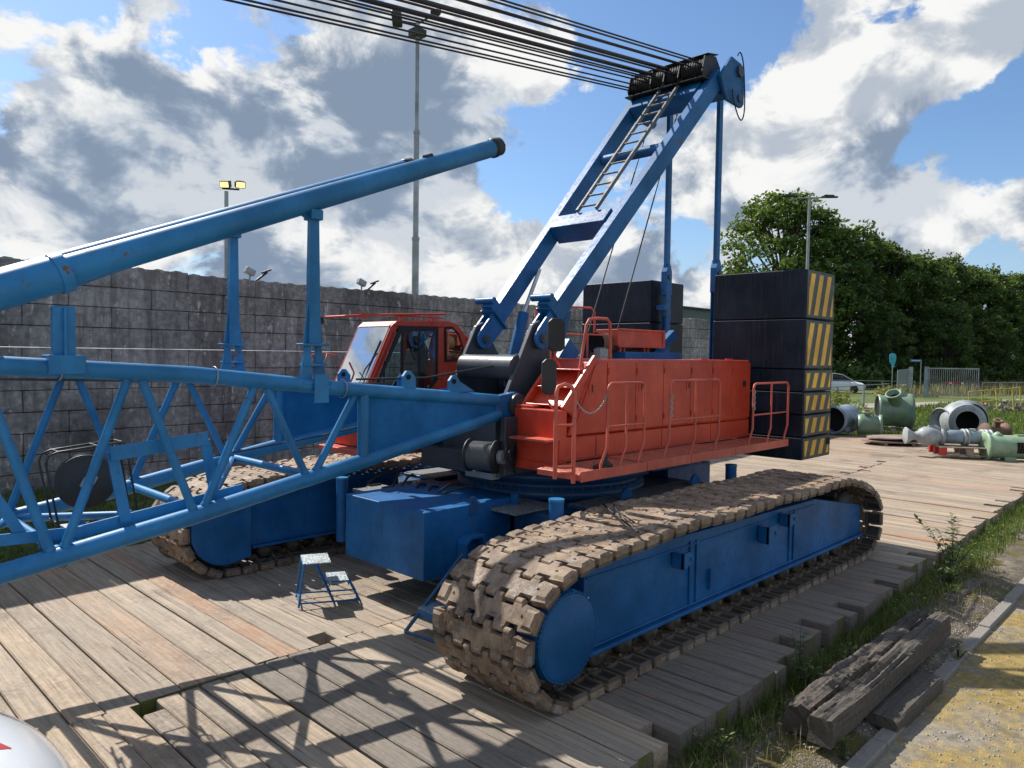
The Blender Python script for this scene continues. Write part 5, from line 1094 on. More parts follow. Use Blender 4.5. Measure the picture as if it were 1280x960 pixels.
# weeds along the verge
m = MB(); pts = []; d = MB(); dp = []
for k in range(9000):
    x = rs.uniform(2.5, 32); e = edge(x); 
    dens_ = .8 if x < 9 else 1
    if rs.random() > dens_: continue
    q = rs.random(); y = e - .02 - (q ** 1.7) * (.38 if x < 10 else .62)
    pts.append((x, y, eh(x, y)))
blades(m, pts, .05, .24, .006, rs)
for k in range(1500):
    x = rs.uniform(3, 14); y = rs.uniform(2.5, edge(x)); dp.append((x, y, eh(x, y)))
blades(d, dp, .05, .25, .004, rs, 1.4)
tag(m.build('verge_grass', GRASSM, fixn=False), 'green grass growing along the cut ends of the mats', 'grass', kind='stuff')
tag(d.build('dry_stalks', DRYM, fixn=False), 'dry brown stalks between the mats and the old beams', 'dry grass', kind='stuff')
m = MB()
for k in range(150):
    x = rs.uniform(10.5, 30); y = edge(x) - rs.uniform(.0, .55); leafcloud(m, V((x, y, eh(x, y) + rs.uniform(.03, .10))), rs.uniform(.08, .2), 60, .022, rs, .7)
for k in range(110):
    x = rs.uniform(4.5, 11); y = edge(x) - rs.uniform(.0, .28); leafcloud(m, V((x, y, eh(x, y) + .04)), rs.uniform(.05, .12), 50, .016, rs, .7)
tag(m.build('low_weeds', WEEDM, fixn=False), 'low leafy weeds filling the verge beside the mats', 'weeds', kind='stuff')
# pebbles
m = MB()
for k in range(2600):
    x = 3.5 + 10 * rs.random() ** 1.6; y = rs.uniform(.6, edge(x) - .1) if k % 3 else rs.uniform(2.1, 2.9); s = rs.uniform(.006, .02); z = eh(x, y) if y > 2.2 else GZ - .02
    m.add([(x + s * a, y + s * b, z + s * c) for a, b, c in ((1, 0, 0), (-1, .2, 0), (0, 1, 0), (.1, -1, 0), (0, 0, .8), (0, 0, -.6))], [(0, 2, 4), (2, 1, 4), (1, 3, 4), (3, 0, 4)], 0, rs.random())
tag(m.build('pebbles', m_simple('pale_pebbles', (.32, .29, .25), .8, scale=4)), 'scattered pale pebbles on earth and road', 'pebbles', kind='stuff')
# individual plants
def plant(x, y, z, h, nst, label, mat=WEEDM, leaf=.022, spread=.25, seed=1, name='young_plant'):
    rs = random.Random(seed); t = t_(name, label, 'plant', (x, y, z)); st = MB(); lf = MB()
    for k in range(nst):
        a = rs.uniform(0, 2 * pi); hh = h * rs.uniform(.6, 1) if k else h; s_ = spread * rs.uniform(.2, 1) * (0 if k == 0 else 1); p1 = V((x + cos(a) * s_ * .5, y + sin(a) * s_ * .5, z + hh * .55)); p2 = V((x + cos(a) * s_, y + sin(a) * s_, z + hh)); st.tube([(x, y, z - .03), p1, p2], .006, 5, r1=.002)
        for q in range(int(hh / .022)):
            u = rs.uniform(.15, 1.0); c = (V((x, y, z)).lerp(p1, u * 2) if u < .5 else p1.lerp(p2, u * 2 - 1)); an = rs.uniform(0, 2 * pi); L_ = leaf * rs.uniform(.9, 2.2); dr = V((cos(an), sin(an), rs.uniform(-.2, .6))).normalized(); sd = dr.cross(V((0, 0, 1))).normalized() * L_ * .35
            e = c + dr * (L_ * 1.6 + .01); mid = c + dr * (L_ * .8 + .005); b0 = len(lf.v); lf.v += [tuple(c), tuple(mid + sd), tuple(e), tuple(mid - sd)]; lf.f.append([b0, b0 + 1, b0 + 2, b0 + 3]); lf.m.append(0); lf.t.append(rs.random()); lf.sm.append(False)
    st.build('stem', BARK, t); lf.build('foliage', mat, t, fixn=False); return t
plant(7.55, 3.16, -.28, .62, 5, 'tall thin weed with pale leaves standing before the mat ends', seed=2, spread=.16)
plant(7.5, 3.05, -.28, .34, 12, 'bushy dark weed at the foot of the tall thin one', seed=3, spread=.22)
plant(5.55, 2.98, -.30, .36, 14, 'bushy dark green weed against the nearest mat ends', seed=4, spread=.20, leaf=.016)
plant(4.95, 2.9, -.30, .22, 7, 'small light green tuft left of the old beams', seed=5, spread=.08)
plant(6.45, 2.3, -.30, .20, 6, 'small bright seedling beside the front end of the old beams', mat=FLOWM if 0 else WEEDM, seed=6, spread=.06)
plant(13.4, 3.2, -.22, .85, 9, 'tall wide-branched weed at the verge behind the crane track', seed=7, spread=.6, leaf=.04)
plant(12.3, 3.0, -.25, .45, 14, 'leafy green weed clump at the shaded verge', seed=8, spread=.3, leaf=.03)
plant(9.6, 2.2, -.29, .16, 9, 'reddish low weed at the rear end of the old beams', seed=9, spread=.16, mat=FLOWM)
plant(8.35, 2.95, -.27, .26, 9, 'light green sprig behind the split beam', seed=10, spread=.14)

# ---------------------------------------------------------------- old timber beams
def rough_beam(name, label, p0, p1, w, h, seed, rotx=0., amp=.02, mat=OLDW, split=False):
    rs = random.Random(seed); p0, p1 = V(p0), V(p1); n = 90; d = (p1 - p0).normalized(); sx = d.cross(V((0, 0, 1))).normalized(); up = sx.cross(d)
    prof = [(-.5, 0), (-.5, .35), (-.48, .8), (-.40, .95), (-.25, 1.0), (-.08, .98), (.0, .99), (.12, 1.02), (.28, .99), (.42, .96), (.49, .82), (.5, .4), (.5, 0)]
    vs = []; k = len(prof)
    ph = [rs.uniform(0, 9) for _ in range(k)]
    for i in range(n + 1):
        u = i / n; c = p0.lerp(p1, u)
        for j, (a, b) in enumerate(prof):
            o = amp * (sin(u * 9 + ph[j]) * .5 + sin(u * 31 + ph[j] * 2) * .3 + rs.uniform(-.35, .35)) if b > .3 else 0
            wear = 0
            if b > .9: wear = -amp * 1.6 * max(0, sin(u * 5.2 + seed)) * (1 if j % 2 else .4)
            if split and b > .93: wear -= .035 * (1 if j in (5, 6) else 0) * (1 - u * .6)
            e = 0
            if i in (0, n): e = rs.uniform(-.015, .015)
            vs.append(c + sx * (a * w + (o * .6 if abs(a) > .4 else 0)) + up * (b * h + o * .6 + wear) + d * e)
    fs = []
    for i in range(n):
        for j in range(k):
            a = i * k + j; b = i * k + (j + 1) % k; fs.append((a, b, b + k, a + k))
    fs += [tuple(range(k - 1, -1, -1)), tuple(range(n * k, n * k + k))]
    m = MB(); m.add(vs, fs, 0, rs.random()); o = m.build(name, mat, origin=tuple((p0 + p1) / 2)); return tag(o, label, 'timber')
rough_beam('old_beam', 'long rotten dark timber beam, the one next to the mats of the split pair, with furrowed top', (6.42, 2.70, -.21), (10.05, 2.70, -.19), .23, .26, 3, amp=.055)
rough_beam('old_beam', 'long dark timber beam nearest the road, resting on a shorter block', (6.30, 2.455, -.17), (9.95, 2.47, -.15), .21, .24, 6, amp=.03)
rough_beam('old_beam', 'short grey timber block under the long dark beams', (7.25, 2.26, -.325), (8.62, 2.24, -.325), .28, .155, 8, amp=.008)
rough_beam('old_beam', 'weathered grey plank lying behind the long rotten beams', (8.2, 2.98, -.30), (12.9, 2.74, -.26), .22, .10, 12, amp=.02)

m = MB(); m.tube([(6.85, 5.2, 1.405), (6.6, 4.9, 1.40), (6.3, 4.5, 1.395), (6.02, 4.14, 1.40)], .013, 7); m.tube([(6.92, 5.1, 1.40), (6.66, 4.86, 1.40), (6.36, 4.42, 1.395)], .009, 7); tag(m.build('loose_cable', BLACK, origin=(6.4, 4.6, 1.4)), 'loose black cable lying across the sunlit shoes of the near track', 'cable')
# ---------------------------------------------------------------- step stool in front of the ballast box
sx_, sy_ = 4.95, 8.15
st = t_('step_stool', 'blue two-step metal stool with perforated treads on the mats', 'step stool', (sx_, sy_, 0))
A = V((sx_, sy_, 0)); ex = V((cos(-.45), sin(-.45), 0)); ey = V((-ex.y, ex.x, 0))
def sp(a, b, c): return A + ex * a + ey * b + V((0, 0, c))
def splate(a0, a1, b0, b1, z): 
    g = MB(); g.hexa([sp(a0, b0, z), sp(a1, b0, z), sp(a1, b1, z), sp(a0, b1, z), sp(a0, b0, z + .014), sp(a1, b0, z + .014), sp(a1, b1, z + .014), sp(a0, b1, z + .014)], 0)
    for (p, q, r_, s_) in ((a0, a0 + .01, b0, b1), (a1 - .01, a1, b0, b1)): g.hexa([sp(p, r_, z - .04), sp(q, r_, z - .04), sp(q, s_, z - .04), sp(p, s_, z - .04), sp(p, r_, z - .001), sp(q, r_, z - .001), sp(q, s_, z - .001), sp(p, s_, z - .001)], 1)
    return g
GRATL = m_grate('light_perforated_tread', (.50, .56, .57), 44)
splate(-.21, .12, -.22, .22, .52).build('tread', [GRATL, BLUE], st); splate(.10, .34, -.22, .22, .27).build('tread', [GRATL, BLUE], st); splate(.36, .46, -.22, .22, .05).build('tread', [GRATL, BLUE], st) if 0 else None
for b in (-.21, .21):
    m = MB(); m.tube([sp(-.26, b, 0), sp(-.20, b, .50), sp(-.18, b, .515), sp(-.02, b, .515)], .013, 8); m.tube([sp(-.06, b, .515), sp(.16, b, .02)], .013, 8); m.tube([sp(.12, b, .28), sp(.34, b, .28), sp(.48, b, .01)], .013, 8); m.tube([sp(-.25, b, .05), sp(.47, b, .03)], .011, 8); m.build('leg', BLUE, st)
m = MB()
for a, z in ((-.25, .05), (.15, .035), (.47, .03)): m.tube([sp(a, -.21, z), sp(a, .21, z)], .011, 8)
m.build('brace', BLUE, st)
for a, b in ((-.26, -.21), (-.26, .21)): pass

# ---------------------------------------------------------------- white vehicle at the lower left
Vh = t_('white_van', 'glossy white vehicle bonnet with a red badge poking into the lower left corner', 'van', (-1.2, 4.0, 0))
def loft(sections, n=26):   # sections: (x, yc, half width, z bottom, z top, exponent)
    vs = []; k = n
    for (x, yc, hw, zb_, zt_, e) in sections:
        zc_, hh = (zb_ + zt_) / 2, (zt_ - zb_) / 2
        for j in range(n): a = 2 * pi * j / n; ca, sa = cos(a), sin(a); vs.append((x, yc + hw * math.copysign(abs(ca) ** (2 / e), ca), zc_ + hh * math.copysign(abs(sa) ** (2 / e), sa)))
    fs = [(i * k + j, i * k + (j + 1) % k, (i + 1) * k + (j + 1) % k, (i + 1) * k + j) for i in range(len(sections) - 1) for j in range(k)] + [tuple(range(k - 1, -1, -1)), tuple(range((len(sections) - 1) * k, len(sections) * k))]
    return vs, fs
vx, vy = 1.14, 4.2
vs, fs = loft([(vx - 4.6, vy, .70, .55, 1.3, 4), (vx - 4.5, vy, .86, .35, 1.85, 4), (vx - 2.6, vy, .9, .32, 1.95, 4.5), (vx - 1.8, vy, .9, .32, 1.78, 4), (vx - 1.25, vy, .9, .32, 1.45, 3.6), (vx - .7, vy, .88, .33, 1.38, 3.2), (vx - .38, vy, .78, .35, 1.31, 3), (vx - .18, vy + .02, .64, .38, 1.2, 2.6), (vx - .06, vy + .04, .48, .45, 1.07, 2.4), (vx, vy + .04, .28, .6, .92, 2.2)], 40)
m = MB(); m.add(vs, fs, 0, .5, True); vb = m.build('body', WHITE, Vh); sd = vb.modifiers.new('sub', 'SUBSURF'); sd.levels = sd.render_levels = 2
bpy.context.view_layer.update(); dg = bpy.context.evaluated_depsgraph_get(); ve = vb.evaluated_get(dg)
def onhood(x, y):
    ok, p, n_, i = ve.ray_cast(V((x, y, 3)) - V(Vh['_o']), V((0, 0, -1))); return (p + V(Vh['_o'])).z + .004
m = MB(); bp = [(.82, 3.97), (.76, 4.06), (.66, 4.12), (.62, 4.02), (.72, 3.94)]; m.add([(a, b, onhood(a, b)) for a, b in bp], [(0, 1, 2, 3, 4)]); m.build('badge', REDC, Vh)
for sx2 in (-3.7, -.75):
    for s in (-1, 1): m = MB(); c = (vx + sx2, vy + s * .78, .33); m.lathe([(0, -.1), (.24, -.1), (.33, -.08), (.33, .1), (0, .1)], c, (0, 1, 0), 26); m.build('wheel', RUB, Vh)
# ---------------------------------------------------------------- things in the yard behind
def T(name, label, cat, loc, **k): return thing(name, label, cat, loc, **k)
Ua = V((.715, .698, 0)); Ub = V((.698, -.715, 0))    # away from / across the photographer's view, used only as convenient axes
def at(px, py, z=0.):
    d = RIGHT * (px - 640) + UPV * (480 - py) + FWD * FPX; return V((0, 0, 3.1)) + d * ((z - 3.1) / d.z)
# big sage green valve housing
c = V((35.5, 11.0, 0)); t = T('valve_housing', 'large sage green cast housing with a dark open end and slanted inlet, on planks', 'valve housing', tuple(c)); a = (Ub * .96 + Ua * -.28).normalized(); o = c - a * .85 + V((0, 0, 1.08))
m = MB(); m.lathe([(.82, 0), (.88, .02), (.90, .12), (.84, .22), (.86, .9), (.90, 1.2), (.92, 1.5), (.97, 1.6), (.97, 1.74), (.88, 1.74), (.85, 1.5), (.8, .4), (.78, .05), (.82, 0)], o, a, 40); b = m.build('housing', GREEN, t)
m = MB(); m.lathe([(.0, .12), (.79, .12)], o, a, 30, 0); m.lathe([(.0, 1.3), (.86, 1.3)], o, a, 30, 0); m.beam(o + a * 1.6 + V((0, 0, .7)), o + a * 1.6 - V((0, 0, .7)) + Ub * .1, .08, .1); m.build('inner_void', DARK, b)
m = MB(); q = o + a * .75 + V((0, 0, .35)) - Ua * .5; dv = (V((0, 0, .75)) - Ua * .45 - a * .42).normalized(); m.lathe([(.36, 0), (.36, .70), (.42, .72), (.42, .80), (.33, .80), (.31, .2)], q, dv, 26); m.lathe([(0, .5), (.32, .5)], q, dv, 22, 1); m.build('inlet', [GREEN, DARK], t)
m = MB(); m.lathe([(.30, .0), (.33, .65), (.3, .72), (0, .72)], o + a * 1.25 + V((0, 0, .45)), V((0, 0, 1)) - a * .5, 22); m.build('outlet', GREEN, t)
for ch_ in t.children: ch_.scale = (.80, .80, .80)
m = MB()
for k in range(4): q = c + a * (-.8 + k * .5) + V((0, 0, .06)); m.beam(q - Ua * .7, q + Ua * .6, .22, .12)
m.build('plank', PALW, t)
# small green tee
c = V((31.8, 10.75, 0)); t = T('pipe_tee', 'small green pipe tee with rusty open end beside the dark grey pipe', 'pipe part', tuple(c)); a = (Ub * .9 - Ua * .35).normalized(); o = c - a * .45 + V((0, 0, .47))
m = MB(); m.lathe([(.34, 0), (.40, .02), (.42, .15), (.40, .3), (.36, .55), (.38, .78), (.43, .80), (.43, .9), (.36, .9), (.33, .5)], o, a, 30); b = m.build('body', GREEN, t)
m = MB(); m.lathe([(0, .7), (.36, .7), (.38, .905), (.41, .905)], o, a, 26); m.build('rusty_mouth', RUST, b)
m = MB(); q = o + a * .35 + V((0, 0, .25)); dv = V((0, 0, 1)) - Ua * .3 - a * .1; m.lathe([(.12, 0), (.12, .22), (.20, .26), (.20, .33), (.12, .33), (.1, .1)], q, dv, 18, 0); m.lathe([(.1, .331), (.19, .331)], q, dv, 18, 1); m.build('inlet', [GREEN, RUST], t)
# dark grey pipe
c = V((32.0, 11.9, 0)); t = T('pipe_section', 'dark grey pipe section with a black open mouth next to the striped counterweight', 'pipe part', tuple(c)); a = (Ub * .75 + Ua * .66).normalized(); o = c - a * .9 + V((0, 0, .62))
m = MB(); m.lathe([(.5, .0), (.60, 0), (.60, .06), (.55, .08), (.55, 1.2), (.60, 1.25), (.60, 1.4), (.50, 1.4), (.5, .1), (.5, 0)], o, a, 36); b = m.build('pipe', BGREY, t)
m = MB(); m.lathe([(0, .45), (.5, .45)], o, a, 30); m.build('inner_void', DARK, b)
m = MB(); m.lathe([(.10, 0), (.10, .22), (.14, .24), (.14, .3), (0, .3)], o + a * .8 - Ua * .35 + V((0, 0, -.35)), -Ua + V((0, 0, -.2)), 14); m.build('stub', BGREY, t)
# round green dome
c = V((31.4, 12.55, 0)); t = T('dished_cover', 'round pale green dished cover half hidden by the striped counterweight', 'cover', tuple(c)); a = (Ub * .8 - Ua * .5).normalized()
m = MB(); m.lathe([(.92, -.5), (.98, -.48), (.98, -.1), (.94, .0), (.8, .1), (.5, .17), (0, .2)], c + V((0, 0, 1.0)), a, 40); m.lathe([(0, -.5), (.92, -.5)], c + V((0, 0, 1.0)), a, 40); m.build('dish', GREEN, t)
m = MB(); m.beam(c - a * .6 + V((0, 0, .08)), c + a * .4 + V((0, 0, .08)), .6, .15); m.build('plank', PALW, t)
# dish plates on planks
c = V((29.6, 9.2, 0)); t = T('steel_plate', 'stack of brown steel plates lying in front of the big green housing', 'steel plate', tuple(c))
m = MB()
def disc(mm_, ctr, rx, ry, z0, z1, n=24, rise=0): mm_.prism([ctr + Ub * (rx * cos(2 * pi * k / n)) + Ua * (ry * sin(2 * pi * k / n)) + V((0, 0, z0 + rise * cos(2 * pi * k / n))) for k in range(n)], (0, 0, z1 - z0))
disc(m, c, 1.1, .75, .10, .15); disc(m, c + Ub * .1, 1.0, .7, .24, .28, rise=.03); m.build('plate', paint('brown_plate', (.28, .2, .16), .6, coat=0), t)
m = MB()
for k in (-.5, .5): m.beam(c + Ub * k - Ua * .6 + V((0, 0, .05)), c + Ub * k + Ua * .6 + V((0, 0, .05)), .12, .10)
m.box(c.x - .1, c.x + .1, c.y - .1, c.y + .1, .15, .24); m.build('plank', PALW, t)
# grey flanged valve
c = V((36.8, 8.75, -.3)); t = T('flanged_valve', 'big light grey flanged valve body with bolted rim lying on the grass', 'valve', tuple(c)); a = (-Ua * .9 + Ub * -.25).normalized(); o = c + V((0, 0, 1.0)) - a * .6
m = MB(); m.lathe([(.55, 1.25), (.88, 1.25), (.90, 1.22), (.90, 1.10), (.72, 1.05), (.80, .8), (.95, .5), (1.0, .2), (1.0, 0), (0, 0)], o + Ub * .25, a, 44); m.lathe([(.55, 1.25), (.55, .5), (0, .5)], o + Ub * .25, a, 44, 1)
b = m.build('body', [LGREY, DARK], t); m = MB()
for k in range(22): an = 2 * pi * k / 22; x_ = a.cross(V((0, 0, 1))).normalized(); y_ = a.cross(x_); p = o + Ub * .25 + a * 1.25 + (x_ * cos(an) + y_ * sin(an)) * .75; m.cyl(p, p + a * .05, .045, 8)
m.build('bolt', LGREY, b)
m = MB(); m.lathe([(.0, 0), (1.06, 0), (1.06, .12), (.9, .14), (.9, .3), (1.06, .32), (1.06, .42), (.9, .45), (.9, .7)], o + Ub * .55 - a * .3, a + Ub * .15, 44); m.build('rear_flange', LGREY, t)
m = MB(); m.lathe([(.70, 0), (.74, .05), (.70, .12), (.5, .14), (.5, .8), (0, .8)], o - Ub * .85 + V((0, 0, -.1)), Ub - a * .3, 34); m.build('side_flange', LGREY, t)
for ch_ in t.children: ch_.scale = (.82, .82, .82)
# rusty bonnets
for i, (x, y, lab, mt) in enumerate(((33.6, 6.75, 'rusty cast bonnet with a red-brown open neck behind the pale green casing', RUST), (33.2, 5.15, 'greyish cast bonnet with an open neck, rightmost behind the pale green casing', paint('grey_rust', (.2, .17, .15), .8, coat=0, rust=.6)))):
    c = V((x, y, -.3 if x > 34 else 0)); t = T('cast_bonnet', lab, 'pump part', tuple(c), group='cast bonnets behind the green casing'); o = c + V((0, 0, .55))
    m = MB(); m.lathe([(0, -.62), (.46, -.62), (.46, -.55), (.30, -.52), (.34, 0), (.30, .52), (.46, .55), (.46, .62), (0, .62)], o, Ub + Ua * .2, 26); m.build('body', mt, t)
    m = MB(); m.lathe([(.14, 0), (.13, .55), (.25, .58), (.25, .66), (.13, .66), (.12, .4)], o + Ua * -.05, V((0, 0, 1)) - Ua * .35, 18); m.lathe([(0, .5), (.13, .5)], o, V((0, 0, 1)) - Ua * .35, 18, 1); m.build('neck', [RUST if i == 0 else mt, DARK], t)
    for ch_ in t.children: ch_.scale = (.74, .74, .74)
# pallet and grey pump column
c = V((27.4, 6.4, 0)); t = T('wooden_pallet', 'wooden pallet with red painted blocks under the grey pump column', 'pallet', tuple(c))
pa = (Ub * .985 - Ua * .17).normalized(); pb = V((-pa.y, pa.x, 0))
m = MB()
for k in range(6): q = c + pb * (-.5 + k * .2) + V((0, 0, .36)); m.beam(q - pa * .85, q + pa * .95, .14, .03)
for k in (-1, 0, 1): q = c + pb * .45 * k + V((0, 0, .10)); m.beam(q - pa * .85, q + pa * .95, .12, .03)
m.build('deck_board', PALW, t)
for k in (-1, 0, 1):
    for j in (-1, 0, 1): m = MB(); m.obox(c + pa * (.78 * j + .05) + pb * .45 * k + V((0, 0, .23)), (.2, .14, .22), Matrix((pa, pb, V((0, 0, 1)))).transposed()); m.build('block', REDC if j else PALW, t)
PZ = .375
c = c - pa * .18; t = T('pump_column', 'light grey flanged pump column with bell mouth lying on the red-blocked pallet', 'pump', (c.x, c.y, PZ)); o = c - pa * 2.0 + V((0, 0, PZ + .36))
prof = [(.0, .05), (.34, 0), (.36, .02), (.30, .12), (.17, .30), (.15, .42), (.20, .44), (.20, .50), (.30, .56), (.40, .75), (.41, .95), (.32, 1.25), (.27, 1.35), (.36, 1.36), (.36, 1.48), (.26, 1.5)]
m = MB(); m.lathe(prof, o, pa, 36); b = m.build('bowl', LGREY, t)
m = MB(); m.lathe([(.26, 1.5), (.29, 1.52), (.29, 2.22), (.26, 2.24)], o, pa, 34); m.lathe([(.28, 2.44), (.28, 2.95), (.26, 2.96)], o, pa, 34); m.build('column_pipe', BGREY, t)
for q in (2.22, 2.95, 3.12):
    m = MB(); m.lathe([(.26, q), (.35, q), (.35, q + .07), (.30, q + .075), (.30, q + .14), (.35, q + .145), (.35, q + .2), (.26, q + .2)], o, pa, 30); m.build('flange', LGREY, t)
m = MB(); m.lathe([(.0, 3.3), (.24, 3.3), (.26, 3.1)], o, pa, 20); m.lathe([(.10, 0), (.10, .5), (.14, .52), (.14, .58), (0, .58)], o + pa * .9 + V((0, 0, .25)), pa + V((0, 0, -.05)), 14); m.beam(o + pa * .9 + V((0, 0, .40)), o + pa * 1.6 + V((0, 0, .28)), .16, .14); m.box((o + pa * 2.6).x - .12, (o + pa * 2.6).x + .12, (o + pa * 2.6).y - .1, (o + pa * 2.6).y + .1, o.z + .2, o.z + .36); m.build('fitting', LGREY, t)
for ch_ in t.children: ch_.scale = (.77, .77, .77)
# pale green discharge casing
c = V((27.74, 5.25, 0)); t = T('pump_casing', 'pale green pump casing with a rectangular opening at the right edge of the yard', 'pump casing', tuple(c)); o = c - pa * .93 + V((0, 0, .60))
m = MB(); m.lathe([(.0, .03), (.26, .03), (.28, .0), (.60, .0), (.66, .03), (.66, .10), (.56, .16), (.53, .3), (.53, 2.6), (.64, 2.62), (.64, 2.75), (0, 2.75)], o, pa, 44); b = m.build('casing', LGREEN, t)
m = MB(); q = o + pa * 1.45; 
pl = []
for an in (-.35, -.1, .15, .4): pl.append(an)
n_ = -pb if (-pb).dot(V((0, 0, 3.1)) - q) > 0 else pb
for (u0, u1) in ((1.15, 1.75),):
    vs = []; 
    for an in [-.45 + .95 * k / 6 for k in range(7)]:
        for u in (u0, u1): vs.append(o + pa * u + (n_ * cos(an) + V((0, 0, sin(an)))) * .537)
    m.add(vs, [(2 * k, 2 * k + 1, 2 * k + 3, 2 * k + 2) for k in range(6)])
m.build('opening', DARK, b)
m = MB()
for k in range(4): m.tube([o + pa * (1.2 + .14 * k) + n_ * .5 + V((0, 0, -.2)), o + pa * (1.28 + .12 * k) + n_ * .56 + V((0, 0, .2))], .02, 6)
m.build('inner_rod', BLACK, t)
m = MB(); m.beam(o + pa * 1.3 + V((0, 0, .5)), o + pa * 2.4 + V((0, 0, .52)), .3, .12); m.lathe([(.18, 0), (.2, .1), (.05, .22), (0, .22)], o + pa * .55 + V((0, 0, .45)), (0, 0, 1), 16); m.build('rib', LGREEN, t)
m = MB()
for u in (.75, 2.2): m.prism([o + pa * u + n_ * .3 + V((0, 0, -.42)), o + pa * (u + .5) + n_ * .3 + V((0, 0, -.42)), o + pa * (u + .42) + n_ * .3 + V((0, 0, -.80)), o + pa * (u + .08) + n_ * .3 + V((0, 0, -.80))], -n_ * .5)
m.build('foot', LGREEN, t)
for ch_ in t.children:
    ch_.scale = (.70, .70, .70)
# far left of the yard: white parked car
c = at(1052, 489, -.3); c = V((78.5, 30.0, GZ)); t = T('parked_car', 'white parked car with a reddish rear lamp half hidden by the striped counterweight', 'car', tuple(c)); d = (Ub * .93 - Ua * .36).normalized(); n2 = V((-d.y, d.x, 0))
def cp(u, v, z): return c + d * u + n2 * v + V((0, 0, z))
def carloft(sec, zs=1):
    vs = []; k = 10
    for (u, hw, z0, z1) in sec:
        for (a, b) in ((-1, 0), (-1, .55), (-.92, .85), (-.7, 1), (.7, 1), (.92, .85), (1, .55), (1, 0), (.85, -.05), (-.85, -.05)): vs.append(cp(u, a * hw, z0 + (z1 - z0) * b))
    fs = [(i * k + j, i * k + (j + 1) % k, (i + 1) * k + (j + 1) % k, (i + 1) * k + j) for i in range(len(sec) - 1) for j in range(k)] + [tuple(range(k - 1, -1, -1)), tuple(range((len(sec) - 1) * k, len(sec) * k))]
    return vs, fs
m = MB(); m.add(*carloft([(-2.2, .75, .4, .85), (-2.1, .85, .25, 1.0), (-1.2, .88, .22, 1.02), (.6, .88, .22, 1.0), (1.3, .87, .22, .98), (2.0, .84, .25, .82), (2.2, .7, .4, .68)])); m.build('body', WHITE, t, bevel=.03)
m = MB(); m.add(*carloft([(-1.9, .68, 1.0, 1.03), (-1.2, .70, .99, 1.50), (.0, .72, .98, 1.55), (.6, .70, .98, 1.42), (1.35, .66, .97, .99)])); m.build('cabin', CARG, t)
m = MB(); m.add(*carloft([(-1.25, .6, 1.50, 1.54), (.0, .64, 1.55, 1.585), (.55, .6, 1.44, 1.47)])); m.build('roof', WHITE, t)
m = MB(); 
for v in (-.7, .7): m.beam(cp(.55, v, 1.46), cp(1.36, v * .98, .99), .05, .04); m.beam(cp(-.3, v * 1.03, 1.5), cp(-.3, v * 1.1, 1.0), .05, .04)
m.build('pillar', WHITE, t)
for u in (-1.35, 1.35):
    for s in (-1, 1): m = MB(); m.lathe([(0, -.1), (.2, -.1), (.32, -.08), (.32, .1), (0, .1)], cp(u, s * .80, .32), n2, 20); m.build('wheel', RUB, t)
for s in (-1, 1): m = MB(); m.obox(cp(2.08, s * .62, .66), (.14, .22, .13), Matrix((d, n2, V((0, 0, 1)))).transposed()); m.build('headlight', m_simple('red_lamp', (.5, .05, .03), .2), t)
for ch_ in t.children: ch_.scale = (1.25, 1.25, 1.25)
# sign, board, gate, fence
c = V((75.4, 23.6, GZ)); t = T('round_sign', 'teal covered traffic sign on a thin grey pole left of the notice board', 'traffic sign', tuple(c)); fn = Ua * -1
m = MB(); m.cyl(c, c + V((0, 0, 2.9)), .05, 8); m.build('pole', GALV, t)
m = MB(); m.prism([c + V((0, 0, 3.35)) - Ua * .06 + Ub * (x_ * .9) + V((0, 0, z_)) for x_, z_ in ((-.32, .62), (0, .70), (.25, .64), (.36, .3), (.25, -.2), (.12, -.5), (.28, -.62), (-.12, -.6), (-.05, -.5), (-.28, -.1), (-.36, .35))], Ua * .10); m.build('sign_cover', TEAL, t, bevel=.02)
c = V((78.2, 23.3, GZ)); t = T('notice_board', 'tall grey notice board with a white printed mark, between the teal sign and the gate', 'notice board', tuple(c))
m = MB(); q = [c - Ub * .75, c + Ub * .35]; m.prism([q[0], q[1], q[1] + V((0, 0, 2.6)), q[0] + V((0, 0, 2.45))], Ua * .08); m.build('board', m_simple('board_grey_green', (.2, .25, .24), .4), t)
m = MB(); m.beam(c + Ub * .52, c + Ub * .52 + V((0, 0, 2.75)), .3, .3, up=(1, 0, 0)); m.build('post', LGREY, t)
m = MB(); m.obox(c - Ub * .2 - Ua * .02 + V((0, 0, 1.05)), (.7, .03, .16), Matrix((Ub, Ua, V((0, 0, 1)))).transposed()); m.obox(c - Ub * .15 - Ua * .02 + V((0, 0, .85)), (.35, .03, .06), Matrix((Ub, Ua, V((0, 0, 1)))).transposed()); m.build('printed_mark', PLAST, t)
g0, g1 = V((76.9, 21.1, GZ)), V((80.2, 17.6, GZ)); gd = (g1 - g0).normalized(); gl_ = (g1 - g0).length; t = T('metal_gate', 'grey barred metal gate with a red and white reflector bar at the yard fence', 'gate', tuple(g0))
m = MB(); m.beam(g0 + V((0, 0, 0)), g0 + V((0, 0, 2.85)), .28, .28, up=(1, 0, 0)); m.build('gate_post', BGREY, t)
m = MB()
for z in (.25, 2.7): m.beam(g0 + V((0, 0, z)), g1 + V((0, 0, z)), .08, .12)
for u in (.25, gl_): m.beam(g0 + gd * u + V((0, 0, .2)), g0 + gd * u + V((0, 0, 2.75)), .08, .1, up=(1, 0, 0))
m.build('gate_frame', GALV, t); m = MB()
for k in range(1, 24): u = .25 + (gl_ - .25) * k / 24; m.cyl(g0 + gd * u + V((0, 0, .3)), g0 + gd * u + V((0, 0, 2.65)), .022, 6)
m.build('gate_bars', GALV, t)
